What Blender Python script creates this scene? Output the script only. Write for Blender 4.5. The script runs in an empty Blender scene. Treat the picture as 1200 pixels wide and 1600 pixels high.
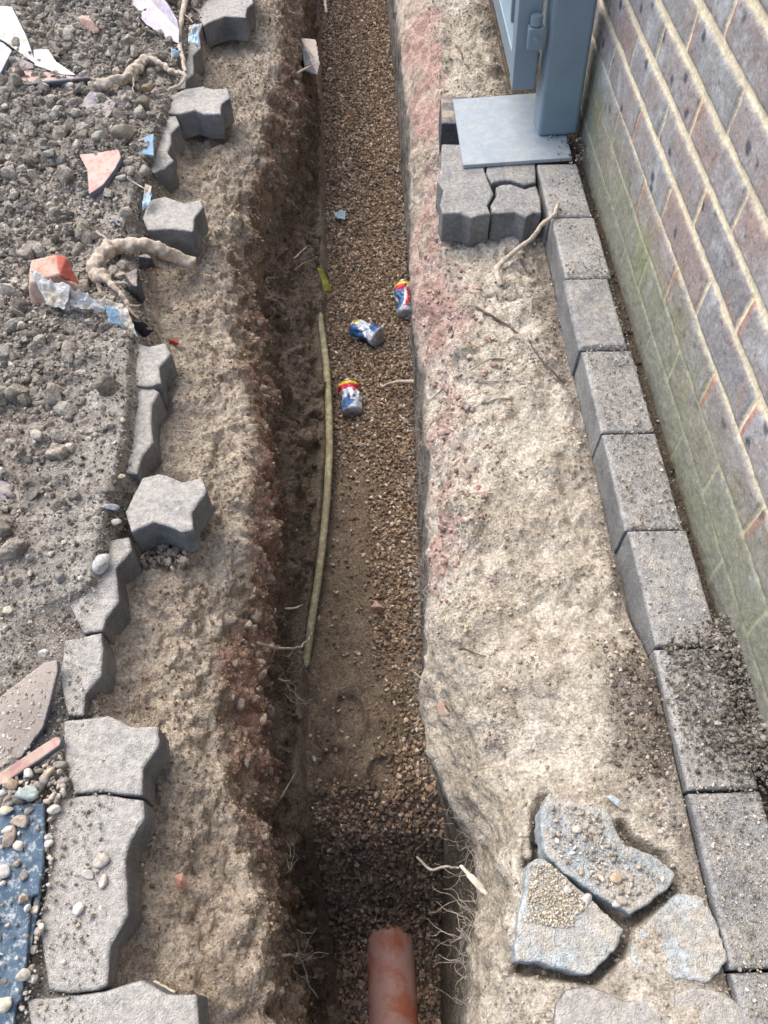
import bpy, bmesh, math, random
import numpy as np
from mathutils import Vector, Matrix
random.seed(7); rng = np.random.default_rng(7)
scene = bpy.context.scene
COL = scene.collection

# ---------------------------------------------------------------- camera
CH = 1.04; CF = 1200.0
TH = math.radians(56.3); YW = math.radians(-1.59)
def _rz(v):
    c, s = math.cos(YW), math.sin(YW)
    return np.array([c*v[0]-s*v[1], s*v[0]+c*v[1], v[2]])
FW = _rz(np.array([0, math.cos(TH), -math.sin(TH)])); UP = _rz(np.array([0, math.sin(TH), math.cos(TH)])); RT = _rz(np.array([1., 0, 0]))
cam = bpy.data.cameras.new('camera'); cam_o = bpy.data.objects.new('camera', cam); COL.objects.link(cam_o)
cam_o.location = (0, 0, CH)
cam_o.matrix_world = Matrix(((RT[0], UP[0], -FW[0], 0), (RT[1], UP[1], -FW[1], 0), (RT[2], UP[2], -FW[2], CH), (0, 0, 0, 1)))
cam.sensor_fit = 'VERTICAL'; cam.sensor_height = 24; cam.lens = 24*CF/1600
cam.clip_start = 0.02; cam.clip_end = 200
scene.camera = cam_o

# ---------------------------------------------------------------- sky, sun, exposure
SUN = Vector((-0.45, 0.50, 0.95)).normalized()
el = math.asin(SUN.z); az = math.atan2(SUN.x, SUN.y)
w = bpy.data.worlds.new('World'); scene.world = w; w.use_nodes = True
nt = w.node_tree; bg = nt.nodes['Background']
sky = nt.nodes.new('ShaderNodeTexSky'); sky.sky_type = 'NISHITA'; sky.sun_disc = False
sky.sun_elevation = el; sky.sun_rotation = az; sky.air_density = 1.0; sky.dust_density = 3.6; sky.ozone_density = 1.0
nt.links.new(sky.outputs[0], bg.inputs[0]); bg.inputs[1].default_value = 0.15
sl = bpy.data.lights.new('sun', 'SUN'); sl.energy = 0.6; sl.angle = math.radians(60); sl.color = (1, .99, .98)
so = bpy.data.objects.new('sun', sl); COL.objects.link(so); so.rotation_euler = SUN.to_track_quat('Z', 'Y').to_euler()
scene.view_settings.view_transform = 'Standard'; scene.view_settings.look = 'None'
scene.view_settings.gamma = 1.0; scene.view_settings.exposure = 1.36

# ---------------------------------------------------------------- helpers
def un(px, py, z=0.0):
    """point of the place on the level z that the photograph shows at px, py"""
    d = FW*CF + RT*(px-600) + UP*(800-py); t = (z-CH)/d[2]
    return np.array([d[0]*t, d[1]*t, z])
def lin(r, g, b):
    f = lambda c: (c/255/12.92) if c/255 <= .04045 else ((c/255+.055)/1.055)**2.4
    return np.array([f(r), f(g), f(b)])
def tag(o, label=None, cat=None, group=None, kind=None):
    if label: o['label'] = label
    if cat: o['category'] = cat
    if group: o['group'] = group
    if kind: o['kind'] = kind
    return o
def link(name, me, mat=None, parent=None):
    o = bpy.data.objects.new(name, me); COL.objects.link(o)
    if mat: me.materials.append(mat)
    if parent: o.parent = parent
    return o
def empty(name, loc=(0, 0, 0)):
    o = bpy.data.objects.new(name, None); COL.objects.link(o); o.location = loc; o.empty_display_size = .05
    return o
def mesh_np(name, V, F, col=None, smooth=True):
    me = bpy.data.meshes.new(name); n = F.shape[1]
    me.vertices.add(len(V)); me.vertices.foreach_set('co', V.astype(np.float32).ravel())
    me.loops.add(F.size); me.loops.foreach_set('vertex_index', F.astype(np.int32).ravel())
    me.polygons.add(len(F)); me.polygons.foreach_set('loop_start', np.arange(0, F.size, n, dtype=np.int32))
    me.polygons.foreach_set('use_smooth', np.full(len(F), smooth))
    me.update(calc_edges=True)
    if col is not None:
        a = me.color_attributes.new('Col', 'FLOAT_COLOR', 'POINT')
        c = np.ones((len(V), 4), np.float32); c[:, :3] = np.clip(col, 0, 1); a.data.foreach_set('color', c.ravel())
    return me
# numpy noise
def _h(ix, iy, iz, s):
    h = (ix.astype(np.uint32)*np.uint32(374761393) + iy.astype(np.uint32)*np.uint32(668265263) + iz.astype(np.uint32)*np.uint32(2147483647) + np.uint32((s*974634777+12345) & 0xffffffff))
    h = (h ^ (h >> np.uint32(13)))*np.uint32(1274126177); h = (h ^ (h >> np.uint32(16)))*np.uint32(2246822519); h ^= h >> np.uint32(15)
    return (h & np.uint32(0xffffff)).astype(np.float32)/np.float32(0xffffff)
def vn(P, s=0):
    i = np.floor(P).astype(np.int64); f = (P-i).astype(np.float32); f = f*f*(3-2*f)
    x, y, z = i[..., 0], i[..., 1], i[..., 2]; r = 0
    for a in (0, 1):
        for b in (0, 1):
            for c in (0, 1):
                wgt = (f[..., 0] if a else 1-f[..., 0])*(f[..., 1] if b else 1-f[..., 1])*(f[..., 2] if c else 1-f[..., 2])
                r = r + wgt*_h(x+a, y+b, z+c, s)
    return r*2-1
def fbm(P, sc, octv=3, s=0, g=.5):
    r = 0; a = 1.; t = 0
    for k in range(octv):
        r = r + a*vn(P*(1/sc)*(2.03**k)+17.3*k, s+k); t += a; a *= g
    return r/t
def worley(P, sc, s=0):
    P = P/sc; i = np.floor(P).astype(np.int64); best = np.full(P.shape[:-1], 9., np.float32); cid = np.zeros(P.shape[:-1], np.float32)
    for a in (-1, 0, 1):
        for b in (-1, 0, 1):
            for c in (-1, 0, 1):
                x, y, z = i[..., 0]+a, i[..., 1]+b, i[..., 2]+c
                d = (x+_h(x, y, z, s)-P[..., 0])**2+(y+_h(x, y, z, s+1)-P[..., 1])**2+(z+_h(x, y, z, s+2)-P[..., 2])**2
                m = d < best; best = np.where(m, d, best); cid = np.where(m, _h(x, y, z, s+3), cid)
    return np.sqrt(best), cid
def sst(a, b, x):
    t = np.clip((x-a)/(b-a), 0, 1); return t*t*(3-2*t)

# ---------------------------------------------------------------- materials
class NT:
    def __init__(s, name):
        s.m = bpy.data.materials.new(name); s.m.use_nodes = True; s.t = s.m.node_tree; s.b = s.t.nodes['Principled BSDF']
        s.pos = s.n('ShaderNodeNewGeometry').outputs['Position']
    def n(s, typ, **kw):
        x = s.t.nodes.new(typ)
        for k, v in kw.items(): setattr(x, k, v)
        return x
    def l(s, a, b): s.t.links.new(a, b)
    def noise(s, sc, det=4, rough=.6, vec=None, dist=0):
        x = s.n('ShaderNodeTexNoise'); x.inputs['Scale'].default_value = sc; x.inputs['Detail'].default_value = det; x.inputs['Roughness'].default_value = rough; x.inputs['Distortion'].default_value = dist
        s.l(vec or s.pos, x.inputs['Vector']); return x.outputs['Fac']
    def vor(s, sc, out='Distance', feat='F1'):
        x = s.n('ShaderNodeTexVoronoi', feature=feat); x.inputs['Scale'].default_value = sc; s.l(s.pos, x.inputs['Vector']); return x.outputs[out]
    def ramp(s, f, a, b, lo=0., hi=1.):
        x = s.n('ShaderNodeMapRange'); x.interpolation_type = 'SMOOTHSTEP'
        for k, v in zip(('From Min', 'From Max', 'To Min', 'To Max'), (a, b, lo, hi)): x.inputs[k].default_value = v
        s.l(f, x.inputs['Value']); return x.outputs[0]
    def math(s, op, a, b=None):
        x = s.n('ShaderNodeMath', operation=op)
        for k, v in enumerate((a, b)):
            if v is None: continue
            if isinstance(v, (int, float)): x.inputs[k].default_value = v
            else: s.l(v, x.inputs[k])
        return x.outputs[0]
    def mix(s, f, a, b, mode='MIX'):
        x = s.n('ShaderNodeMix', data_type='RGBA', blend_type=mode)
        for sock, v in ((x.inputs[0], f), (x.inputs[6], a), (x.inputs[7], b)):
            if isinstance(v, (int, float)): sock.default_value = v
            elif isinstance(v, (tuple, list, np.ndarray)): sock.default_value = (*[float(q) for q in v[:3]], 1)
            else: s.l(v, sock)
        return x.outputs[2]
    def attr(s): 
        x = s.n('ShaderNodeAttribute'); x.attribute_name = 'Col'; return x.outputs['Color']
    def done(s, col, rough=.9, bumps=(), spec=.25, metal=0):
        s.b.inputs['Specular IOR Level'].default_value = spec; s.b.inputs['Metallic'].default_value = metal
        if isinstance(rough, (int, float)): s.b.inputs['Roughness'].default_value = rough
        else: s.l(rough, s.b.inputs['Roughness'])
        if isinstance(col, (tuple, list, np.ndarray)): s.b.inputs['Base Color'].default_value = (*[float(q) for q in col[:3]], 1)
        else: s.l(col, s.b.inputs['Base Color'])
        prev = None
        for h, dist in bumps:
            b = s.n('ShaderNodeBump'); b.inputs['Distance'].default_value = dist; b.inputs['Strength'].default_value = 1
            s.l(h, b.inputs['Height'])
            if prev: s.l(prev, b.inputs['Normal'])
            prev = b.outputs[0]
        if prev: s.l(prev, s.b.inputs['Normal'])
        return s.m
def soil_mat(name, grain=.0022, tintamt=.5):
    q = NT(name); c = q.attr()
    n1 = q.noise(28, 5, .65); n2 = q.noise(160, 5, .7); n3 = q.noise(600, 2, .6)
    c = q.mix(1., c, q.mix(q.ramp(n1, .3, .7), (.72, .70, .68), (1.22, 1.22, 1.2)), 'MULTIPLY')
    c = q.mix(1., c, q.mix(q.ramp(n2, .3, .7), (.66, .64, .62), (1.3, 1.3, 1.3)), 'MULTIPLY')
    vc = q.vor(330, 'Color'); sep = q.n('ShaderNodeSeparateColor'); q.l(vc, sep.inputs[0])
    spk = q.math('MULTIPLY', q.ramp(sep.outputs[0], .84, .9), q.ramp(q.vor(330), .5, .3))
    c = q.mix(q.math('MULTIPLY', spk, .4), c, (.62, .58, .5))
    dk = q.math('MULTIPLY', q.ramp(sep.outputs[1], .84, .9), q.ramp(q.vor(330), .5, .3))
    c = q.mix(q.math('MULTIPLY', dk, .28), c, (.06, .05, .045))
    return q.done(c, .95, ((q.noise(90, 6, .7), .010), (q.vor(260), -grain), (n3, grain*.7)), .15)
M = {}
M['soil'] = soil_mat('soil_mat'); M['soil2'] = soil_mat('clod_mat', .0012)
def stone_mat(name):
    q = NT(name); c = q.attr(); n = q.noise(200, 4, .6)
    c = q.mix(1., c, q.mix(q.ramp(n, .3, .7), (.75, .74, .73), (1.2, 1.2, 1.2)), 'MULTIPLY')
    return q.done(c, .75, ((q.noise(350, 3), .001),), .3)
M['stone'] = stone_mat('stone_mat')
def concrete(name, base, speck=(.62, .6, .56), dust=lin(190, 172, 145), damt=.75, side_shade=.3, dthr=.5):
    q = NT(name)
    n1 = q.noise(14, 4); n2 = q.noise(120, 5, .7)
    c = q.mix(q.ramp(n1, .3, .7), np.array(base)*.82, np.array(base)*1.15)
    c = q.mix(1., c, q.mix(q.ramp(n2, .3, .7), (.7, .7, .7), (1.25, 1.25, 1.25)), 'MULTIPLY')
    sep = q.n('ShaderNodeSeparateColor'); q.l(q.vor(420, 'Color'), sep.inputs[0]); v = q.vor(420)
    c = q.mix(q.math('MULTIPLY', q.math('MULTIPLY', q.ramp(sep.outputs[0], .78, .84), q.ramp(v, .5, .3)), .7), c, speck)
    c = q.mix(q.math('MULTIPLY', q.math('MULTIPLY', q.ramp(sep.outputs[1], .8, .86), q.ramp(v, .5, .3)), .6), c, (.07, .065, .06))
    oi = q.n('ShaderNodeObjectInfo'); c = q.mix(1., c, q.mix(oi.outputs['Random'], (.84, .85, .86), (1.14, 1.12, 1.09)), 'MULTIPLY')
    g = q.n('ShaderNodeNewGeometry'); sx = q.n('ShaderNodeSeparateXYZ'); q.l(g.outputs['Normal'], sx.inputs[0])
    up = q.ramp(sx.outputs[2], .5, .85)
    d = q.math('MULTIPLY', up, q.ramp(q.noise(22, 6, .72), dthr-.12, dthr+.16))
    dc = q.mix(q.ramp(n2, .3, .7), dust*.7, dust*1.15)
    c = q.mix(q.math('MULTIPLY', d, damt), c, dc)
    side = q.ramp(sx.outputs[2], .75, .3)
    c = q.mix(q.math('MULTIPLY', side, side_shade), c, q.mix(q.ramp(n1, .35, .65), np.array(base)*.26, np.array(base)*.5))  # shade of the upright faces painted into the colour, darker than the tops
    return q.done(c, .9, ((q.noise(260, 5, .75), .0022), (v, -.0012), (d, .0012)), .2)
M['paver'] = concrete('grey_paver_mat', lin(156, 155, 154), dust=lin(182, 177, 167), side_shade=.68, damt=.9, dthr=.36)
M['kerb'] = concrete('edging_mat', lin(152, 151, 148), dust=lin(184, 177, 164), dthr=.53, side_shade=.55)
M['dark_paver'] = concrete('dark_paver_mat', lin(105, 104, 108), side_shade=.6)
M['slab'] = concrete('slab_mat', lin(168, 176, 178), dust=lin(190, 180, 162), damt=.85, side_shade=.3, dthr=.46)
def simple(name, col, col2=None, rough=.8, sc=40, bump=.001, bsc=200, spec=.3, metal=0, dust=None, dthr=.5, damt=.8, dsc=None, edge=None):
    q = NT(name); c = q.mix(q.ramp(q.noise(sc, 5, .65), .35, .65), col, col2 if col2 is not None else np.array(col)*.7)
    if dust is not None:
        c = q.mix(q.math('MULTIPLY', q.ramp(q.noise(dsc or sc*1.7+9, 6, .75), dthr-.06, dthr+.1), damt), c, dust)
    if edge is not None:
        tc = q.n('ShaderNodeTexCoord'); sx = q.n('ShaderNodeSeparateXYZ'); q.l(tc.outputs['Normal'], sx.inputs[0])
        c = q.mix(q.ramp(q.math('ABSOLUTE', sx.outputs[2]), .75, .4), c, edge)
    return q.done(c, rough, ((q.noise(bsc, 5, .7), bump),), spec, metal)
DUST = lin(178, 165, 145)
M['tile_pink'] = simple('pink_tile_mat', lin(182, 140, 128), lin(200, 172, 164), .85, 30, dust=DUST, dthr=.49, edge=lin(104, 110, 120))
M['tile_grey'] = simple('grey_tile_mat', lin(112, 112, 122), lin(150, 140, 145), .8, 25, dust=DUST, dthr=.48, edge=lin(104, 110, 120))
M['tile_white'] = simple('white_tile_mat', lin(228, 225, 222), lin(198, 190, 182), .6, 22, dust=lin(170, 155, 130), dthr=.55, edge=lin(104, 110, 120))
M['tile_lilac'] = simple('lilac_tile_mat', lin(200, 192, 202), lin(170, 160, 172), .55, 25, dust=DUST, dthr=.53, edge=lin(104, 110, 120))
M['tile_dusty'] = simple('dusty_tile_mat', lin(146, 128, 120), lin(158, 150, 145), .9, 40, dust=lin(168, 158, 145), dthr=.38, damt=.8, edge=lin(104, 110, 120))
M['tile_edge'] = simple('tile_edge_mat', lin(110, 112, 120), lin(138, 134, 138), .8, 30, dust=DUST, dthr=.58)
M['blue'] = simple('blue_board_mat', lin(64, 84, 100), lin(86, 104, 118), .7, 60, dust=lin(185, 190, 188), dthr=.55, bump=.0015)
M['blue_tile'] = simple('blue_tile_mat', lin(95, 135, 165), lin(130, 155, 170), .6, 60, dust=DUST, dthr=.6)
M['brickred'] = simple('red_brick_mat', lin(180, 90, 74), lin(160, 82, 68), .9, 40, dust=lin(185, 155, 135), dthr=.6)
M['brickpink'] = simple('dusty_brick_mat', lin(180, 125, 105), lin(192, 165, 148), .9, 40, dust=DUST, dthr=.5)
M['root'] = simple('root_mat', lin(204, 192, 174), lin(166, 152, 134), .9, 90, .002, 260, dust=lin(170, 150, 125), dthr=.55)
M['hair'] = simple('fine_root_mat', lin(172, 163, 148), lin(130, 122, 110), .9, 60)
M['darkroot'] = simple('dark_root_mat', lin(112, 96, 84), lin(80, 68, 60), .9, 60)
M['steel'] = simple('painted_steel_mat', lin(118, 136, 147), lin(126, 144, 154), .42, 9, .0003, 300, .5, .15, dust=lin(125, 143, 152), dthr=.66, damt=.5)
M['plate'] = simple('dusty_steel_mat', lin(148, 158, 164), lin(156, 165, 169), .6, 30, .0004, 250, .4, .1, dust=lin(176, 174, 165), dthr=.55, damt=.7)
M['pipe'] = simple('orange_pipe_mat', lin(196, 118, 86), lin(188, 110, 78), .5, 8, .0002, 300, .4, dust=lin(204, 162, 148), dthr=.44, damt=.9, dsc=9)
M['conduit'] = simple('yellow_conduit_mat', lin(180, 176, 134), lin(160, 155, 116), .7, 30, .0008, 160, .3, dust=lin(142, 128, 104), dthr=.45, damt=.9)
M['leaf'] = simple('yellow_leaf_mat', lin(205, 210, 95), lin(185, 190, 80), .6, 60)
M['black'] = simple('black_plastic_mat', lin(40, 40, 44), lin(60, 58, 58), .5, 60)
M['wood'] = simple('pale_wood_mat', lin(212, 205, 188), lin(190, 180, 160), .85, 60, .0015, 120)
def film_mat(name, col):
    q = NT(name); q.b.inputs['Alpha'].default_value = 1
    m = q.done(q.mix(q.ramp(q.noise(30, 5), .45, .65), col, lin(190, 172, 145)), .35, ((q.noise(60, 5, .6, dist=1.), .006),), .5)
    q.b.inputs['Transmission Weight'].default_value = .25
    return m
M['film'] = film_mat('plastic_film_mat', lin(206, 206, 202)); M['bluefilm'] = film_mat('blue_film_mat', lin(176, 205, 220))
q = NT('can_print_mat'); M['can'] = q.done(q.attr(), .28, ((q.noise(90, 4, .6, dist=1.5), .004),), .6, .3)
q = NT('aluminium_mat'); M['alu'] = q.done((.55, .56, .58), .35, ((q.noise(200, 3), .0004),), .5, .9)

# ---------------------------------------------------------------- the dug ground, one sheet with the trench in it
def line(pts):
    """feature line traced along the trench: (x, z) as functions of world y"""
    W = np.array([un(*p) for p in pts]); W = W[np.argsort(W[:, 1])]
    return W
def zl(pts, z): return [(p[0], p[1], z) for p in pts]
FLOORZ = lambda y: np.interp(y, [-9, .12, .17, .22, .33, .40, 9], [-.985, -.985, -.96, -.88, -.62, -.56, -.56])
Lp = line(zl([(345, 0), (308, 80), (285, 170), (250, 290), (228, 400), (240, 560), (225, 700), (195, 850), (170, 950), (150, 1050), (160, 1120), (205, 1250), (190, 1350), (180, 1500), (185, 1600)], -.03))
Lc = line([(440, 0, -.10), (432, 100, -.10), (410, 200, -.10), (388, 300, -.11), (355, 420, -.10), (368, 560, -.10), (398, 680, -.09), (395, 780, -.10), (372, 900, -.11), (335, 1010, -.12), (335, 1150, -.12), (370, 1300, -.12), (405, 1400, -.12), (425, 1500, -.12), (435, 1600, -.12)])
Ld = line(zl([(472, 0), (478, 120), (466, 200), (430, 300), (412, 400), (414, 520), (420, 700), (413, 900), (405, 1050), (400, 1250), (420, 1350), (440, 1450), (455, 1600)], -.24))
Le = line(zl([(484, 0), (492, 150), (480, 300), (450, 400), (440, 500), (438, 700), (436, 900), (430, 1100), (428, 1250), (455, 1400), (480, 1600)], -.42))
Lf = line(zl([(495, 0), (503, 300), (506, 400), (502, 500), (509, 640), (508, 720), (497, 850), (482, 960), (474, 1020), (470, 1200), (472, 1270)], -.52))
Lh = line(zl([(604, 0), (622, 200), (640, 450), (650, 700), (655, 900), (660, 1100), (688, 1240), (700, 1290)], -.56))
Li = line(zl([(618, 0), (640, 200), (641, 380), (646, 480), (662, 600), (670, 700), (668, 800), (670, 900), (664, 1000), (660, 1100), (675, 1180), (710, 1250), (752, 1320), (755, 1400), (740, 1500), (722, 1600)], -.21))
Lj = line(zl([(690, 0), (698, 100), (684, 200), (682, 300), (688, 400), (715, 500), (720, 600), (712, 700), (708, 850), (700, 1000), (722, 1100), (776, 1200)], -.10)+zl([(795, 1300), (795, 1400), (785, 1500), (765, 1600)], -.022))
ys = []; y = -9.
while y < 12:
    ys.append(y)
    y += .6 if y < -1.4 else .05 if y < -.25 else .0036 if y < 1.2 else .0048 if y < 2.0 else .007 if y < 3.0 else .011 if y < 4.3 else .6
Y = np.array(ys); R = len(Y)
def X(Lx): return np.interp(Y, Lx[:, 1], Lx[:, 0])
def Z(Lx): return np.interp(Y, Lx[:, 1], Lx[:, 2])
one = np.ones(R); fz = FLOORZ(Y); deep = sst(.42, .15, Y)
xp = X(Lp); xf = X(Lf); xf = np.where(Y < .36, np.interp(Y, [0, .2, .36], [-.105, -.13, xf[np.argmin(abs(Y-.36))]]), xf)
xh = X(Lh); xh = np.where(Y < .34, np.interp(Y, [0, .2, .34], [.125, .135, xh[np.argmin(abs(Y-.34))]]), xh)
kz = np.where(Y < .47, -.016-.012*sst(.1, .4, Y), -.072); kz = -.014 + (-.072+.014)*sst(.40, .56, Y)
lz = -.004+.045*sst(.45, .9, Y); cov0 = .024+.105*sst(.58, .5, Y)+.012*sst(.9, 1.1, Y)*sst(1.9, 1.6, Y)
FE = [
 (-9*one, .05*one, 6), (-1.35*one, lz+.0*one, 300), (xp-cov0, -.004+.027*sst(.46, .66, Y), 22), (xp-.004, -.028*one, 12), (xp+.012, -.070*one, 16),
 ((xp+X(Lc))/2, -.078*one, 45), (X(Lc), Z(Lc), 45), (X(Ld), Z(Ld), 55), (X(Le)-.01*deep, Z(Le)-.08*deep, 40), (xf-.01, fz+.05, 12), (xf, fz+.035, 7), (xf+.012, fz+.002, 75),
 (xh, fz, 90), (X(Li), Z(Li), 45), (X(Lj), Z(Lj), 75), (.33*one, np.where(Y < .47, kz+.012, kz+.004), 30), (.402*one, kz, 8), (.41*one, -.078*one, 22), (.495*one, -.078*one, 6), (.5*one, -.034*one, 12), (.56*one, -.03*one, 3), (1.2*one, 0*one, 4), (9*one, 0*one, 0)]
cols_x, cols_z, U = [], [], []
for k in range(len(FE)-1):
    n = FE[k][2]
    for j in range(n):
        t = j/n; cols_x.append(FE[k][0]*(1-t)+FE[k+1][0]*t); cols_z.append(FE[k][1]*(1-t)+FE[k+1][1]*t); U.append(k+t)
cols_x.append(FE[-1][0]); cols_z.append(FE[-1][1]); U.append(len(FE)-1)
U = np.array(U); GX = np.stack(cols_x, 1); GZ = np.stack(cols_z, 1); C = GX.shape[1]
def smooth_cols(A, m, k):
    B = A.copy()
    for _ in range(k): B[:, 1:-1] = (B[:, :-2]+B[:, 1:-1]*2+B[:, 2:])/4
    return A*(1-m)+B*m
ms = ((U > 4.5) & (U < 9.2)) | ((U > 12.2) & (U < 15.5)); ms = np.convolve(ms.astype(float), np.ones(9)/9, 'same')[None]
GX = smooth_cols(GX, ms, 60); GZ = smooth_cols(GZ, ms, 60)
P = np.stack([GX, np.repeat(Y[:, None], C, 1), GZ], 2)
def normals(P):
    a = np.gradient(P, axis=0); b = np.gradient(P, axis=1); n = np.cross(b, a); n /= (np.linalg.norm(n, axis=2, keepdims=True)+1e-9); return n
N = normals(P)
Ug = np.repeat(U[None], R, 0)
def band(a, b, s=.3): return sst(a-s, a+s, Ug)*(1-sst(b-s, b+s, Ug))
heap = 1-sst(1.9, 2.6, Ug); ledge = band(4.1, 6.1, .25); red = band(6.1, 7.1, .3); dark = band(7.1, 9.2, .25); shelf = band(9.3, 10.4, .2)*0
floor = band(11.0, 12.0, .1); rwall = band(12.1, 13.0, .15); rlip = band(13.0, 14.1, .25); bank = band(14.0, 15.9, .12); under = band(16.2, 18.4, .3)
Pf = P.astype(np.float32)
w1, c1 = worley(Pf+.03*fbm(Pf, .05, 2, 5)[..., None], .07, 11); w2, c2 = worley(Pf, .026, 21); w3, c3 = worley(Pf, .011, 31)
f1 = fbm(Pf, .22, 3, 41); f2 = fbm(Pf, .06, 4, 51, .6); f3 = fbm(Pf, .016, 3, 61, .6)
fz_ = fbm(Pf*np.array([1, 1, .3], np.float32), .045, 4, 75, .6); fzr = 1-np.abs(fz_)*3
rid = 1-np.abs(fbm(Pf, .05, 4, 71, .55))*3
topl = sst(1.0, 1.5, P[..., 1])
hb_ = .15+.85*sst(.48, .75, P[..., 1])
D = heap*hb_*(1-.6*sst(.09, .03, np.abs(P[..., 0]-xp[:, None]+.04))*sst(1.5, 1.2, P[..., 1]))*(.022*f1*(1+1.2*topl)+.026*(.6-w1)*(c1 > .35)+.016*(.55-w2)*(c2 > .3)+.006*(.5-w3)+.014*f2+.004*f3)
D += ledge*(.024*f1+.030*f2+.012*(.55-w2)*(c2 > .5)+.004*(.5-w3)+.005*f3-.007*np.clip(rid, 0, 1)**3)
D += red*(.022*fz_+.024*f1+.026*f2+.022*(.55-w1)*(c1 > .4)+.016*(.55-w2)+.004*(.5-w3))
D += dark*(.030*f1+.024*f2+.030*fz_-.014*np.clip(fzr, 0, 1)+.012*(.5-w2)*(c2 > .5)+.005*f3)
D += band(9.2, 11., .2)*(.006*f2+.002*f3)
D += floor*(.012*f1+.006*f2)*(1-.7*deep[:, None])
D += rwall*(.008*f2+.0025*f3)
D += rlip*(.026*f2+.016*f1+.010*(.55-w2)*(c2 > .5)+.003*f3+.008*f1)
crack = np.clip(1-np.abs(fbm(Pf, .12, 4, 91, .55))*22, 0, 1)*sst(.0, .3, fbm(Pf, .3, 2, 95))
D += bank*(-.010*np.clip(1-np.abs(fbm(Pf, .16, 3, 78))*5, 0, 1))*sst(.3, .5, P[..., 1])
D += bank*(.35+.65*sst(.28, .45, P[..., 1]))*(.024*f1+.026*f2+.0035*f3+.004*(.5-w2)*(c2 > .75)-.007*crack*(P[..., 0] < .37))
def near_path(pts, z):
    W = np.array([un(a, b, z)[:2] for a, b in pts]); A = P[..., :2]; best = np.full(P.shape[:2], 9.)
    sub = (P[..., 1] < .55) & (P[..., 0] > .1) & (P[..., 0] < .5); Q_ = A[sub]; bb_ = np.full(len(Q_), 9.)
    for i in range(len(W)-1):
        d_ = W[i+1]-W[i]; t_ = np.clip(((Q_-W[i])@d_)/(d_@d_), 0, 1); bb_ = np.minimum(bb_, np.linalg.norm(Q_-W[i]-t_[:, None]*d_, axis=1))
    best[sub] = bb_; return best
grv = near_path([(832, 1350), (846, 1336), (838, 1290), (843, 1258), (856, 1234)], -.01); grv = np.minimum(grv, near_path([(815, 1345), (868, 1358), (925, 1404), (975, 1445), (990, 1436), (1052, 1388)], -.01))
grv = np.minimum(grv, near_path([(978, 1450), (968, 1485), (925, 1528), (870, 1518), (805, 1508)], -.01)); grv = np.minimum(grv, near_path([(1058, 1368), (1035, 1340), (985, 1316), (970, 1290)], -.01))
D -= .024*sst(.011, .003, grv+.003*f3)
D *= sst(-1.2, -.3, P[..., 1])*1.0
P = P+N*D[..., None]
# soft hand-packed sand mound on the trench bottom, footprint-like hollows
c = un(560, 1130, -.56)
gx, gy = (P[..., 0]-c[0])/.085, (P[..., 1]-c[1])/.17
P[..., 2] += floor*.022*np.exp(-(gx**2+gy**2)**1.5)*sst(.34, .44, P[..., 1])
for (fx, fy, ax, ay) in ((545, 1120, .030, .055), (600, 1215, .032, .040), (520, 1200, .028, .04)):
    c = un(fx, fy, -.55); r_ = np.sqrt(((P[..., 0]-c[0]-.01*f2)/ax)**2+((P[..., 1]-c[1]-.015*f2)/ay)**2)
    P[..., 2] += floor*(-.011*sst(1.1, .75, r_)+.005*np.exp(-((r_-1.2)/.16)**2))
N = normals(P)
# colours of the soils
def mixc(A, m, c): return A*(1-m[..., None])+np.asarray(c)*m[..., None]
Yg = P[..., 1]; Xg = P[..., 0]
jit = .45*f2+.25*f1
Un = Ug+jit
base = np.zeros(P.shape)+lin(160, 151, 138)
base = mixc(base, sst(.1, .5, f1+.3*f2)*heap, lin(142, 134, 124)); base = mixc(base, sst(.0, .5, -f1+.3*f2)*heap*.7, lin(172, 164, 150))
near = sst(.13, .03, np.abs(Xg-xp[:, None]+.05))*(Ug < 2.6)*(1-.75*sst(1.2, 1.5, Yg)); near = np.maximum(near, (Ug < 2.6)*sst(.62, .5, Yg)*.9)
base = mixc(base, near*(.65+.35*sst(-.3, .3, f2)), lin(176, 171, 160))
b2 = lambda a, b, s=.25: sst(a-s, a+s, Un)*(1-sst(b-s, b+s, Un))
base = mixc(base, b2(3.5, 6.4), lin(186, 173, 154)); base = mixc(base, b2(3.5, 4.9)*sst(-.1, .3, f2)*.6, lin(178, 166, 146))
base = mixc(base, b2(4.0, 6.4)*sst(.0, .4, -f1)*.6, lin(158, 141, 122))
base = mixc(base, b2(6.15, 7.2), lin(150, 132, 114)); base = mixc(base, b2(6.2, 7.2)*sst(.0, .4, f1+.7*f2)*.75, lin(168, 128, 110))
base = mixc(base, sst(6.95, 7.35, Un)*(Ug < 11.5), lin(144, 128, 110)); base = mixc(base, b2(7.3, 9.0)*sst(.05, .4, f2)*.7, lin(104, 92, 80))
base = mixc(base, b2(7.0, 9.0)*sst(.0, .4, fz_)*.6, lin(138, 120, 100)); base = mixc(base, b2(6.8, 8.4)*sst(.15, .45, f1)*.6, lin(132, 94, 78))
base = mixc(base, (Ug > 8.5)*(Ug < 11)*sst(.5, .7, Yg)*sst(2.0, 1.7, Yg)*1., lin(126, 112, 92))
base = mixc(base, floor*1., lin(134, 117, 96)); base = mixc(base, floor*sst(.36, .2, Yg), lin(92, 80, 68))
base = mixc(base, band(11.9, 13.0, .1), lin(142, 138, 131)); base = mixc(base, band(11.9, 12.9, .1)*sst(.0, .4, f2), lin(98, 94, 90))
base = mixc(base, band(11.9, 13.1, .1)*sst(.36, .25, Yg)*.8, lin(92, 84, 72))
sand = lin(208, 199, 182)
base = mixc(base, band(12.95, 15.7, .1), sand)
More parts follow.
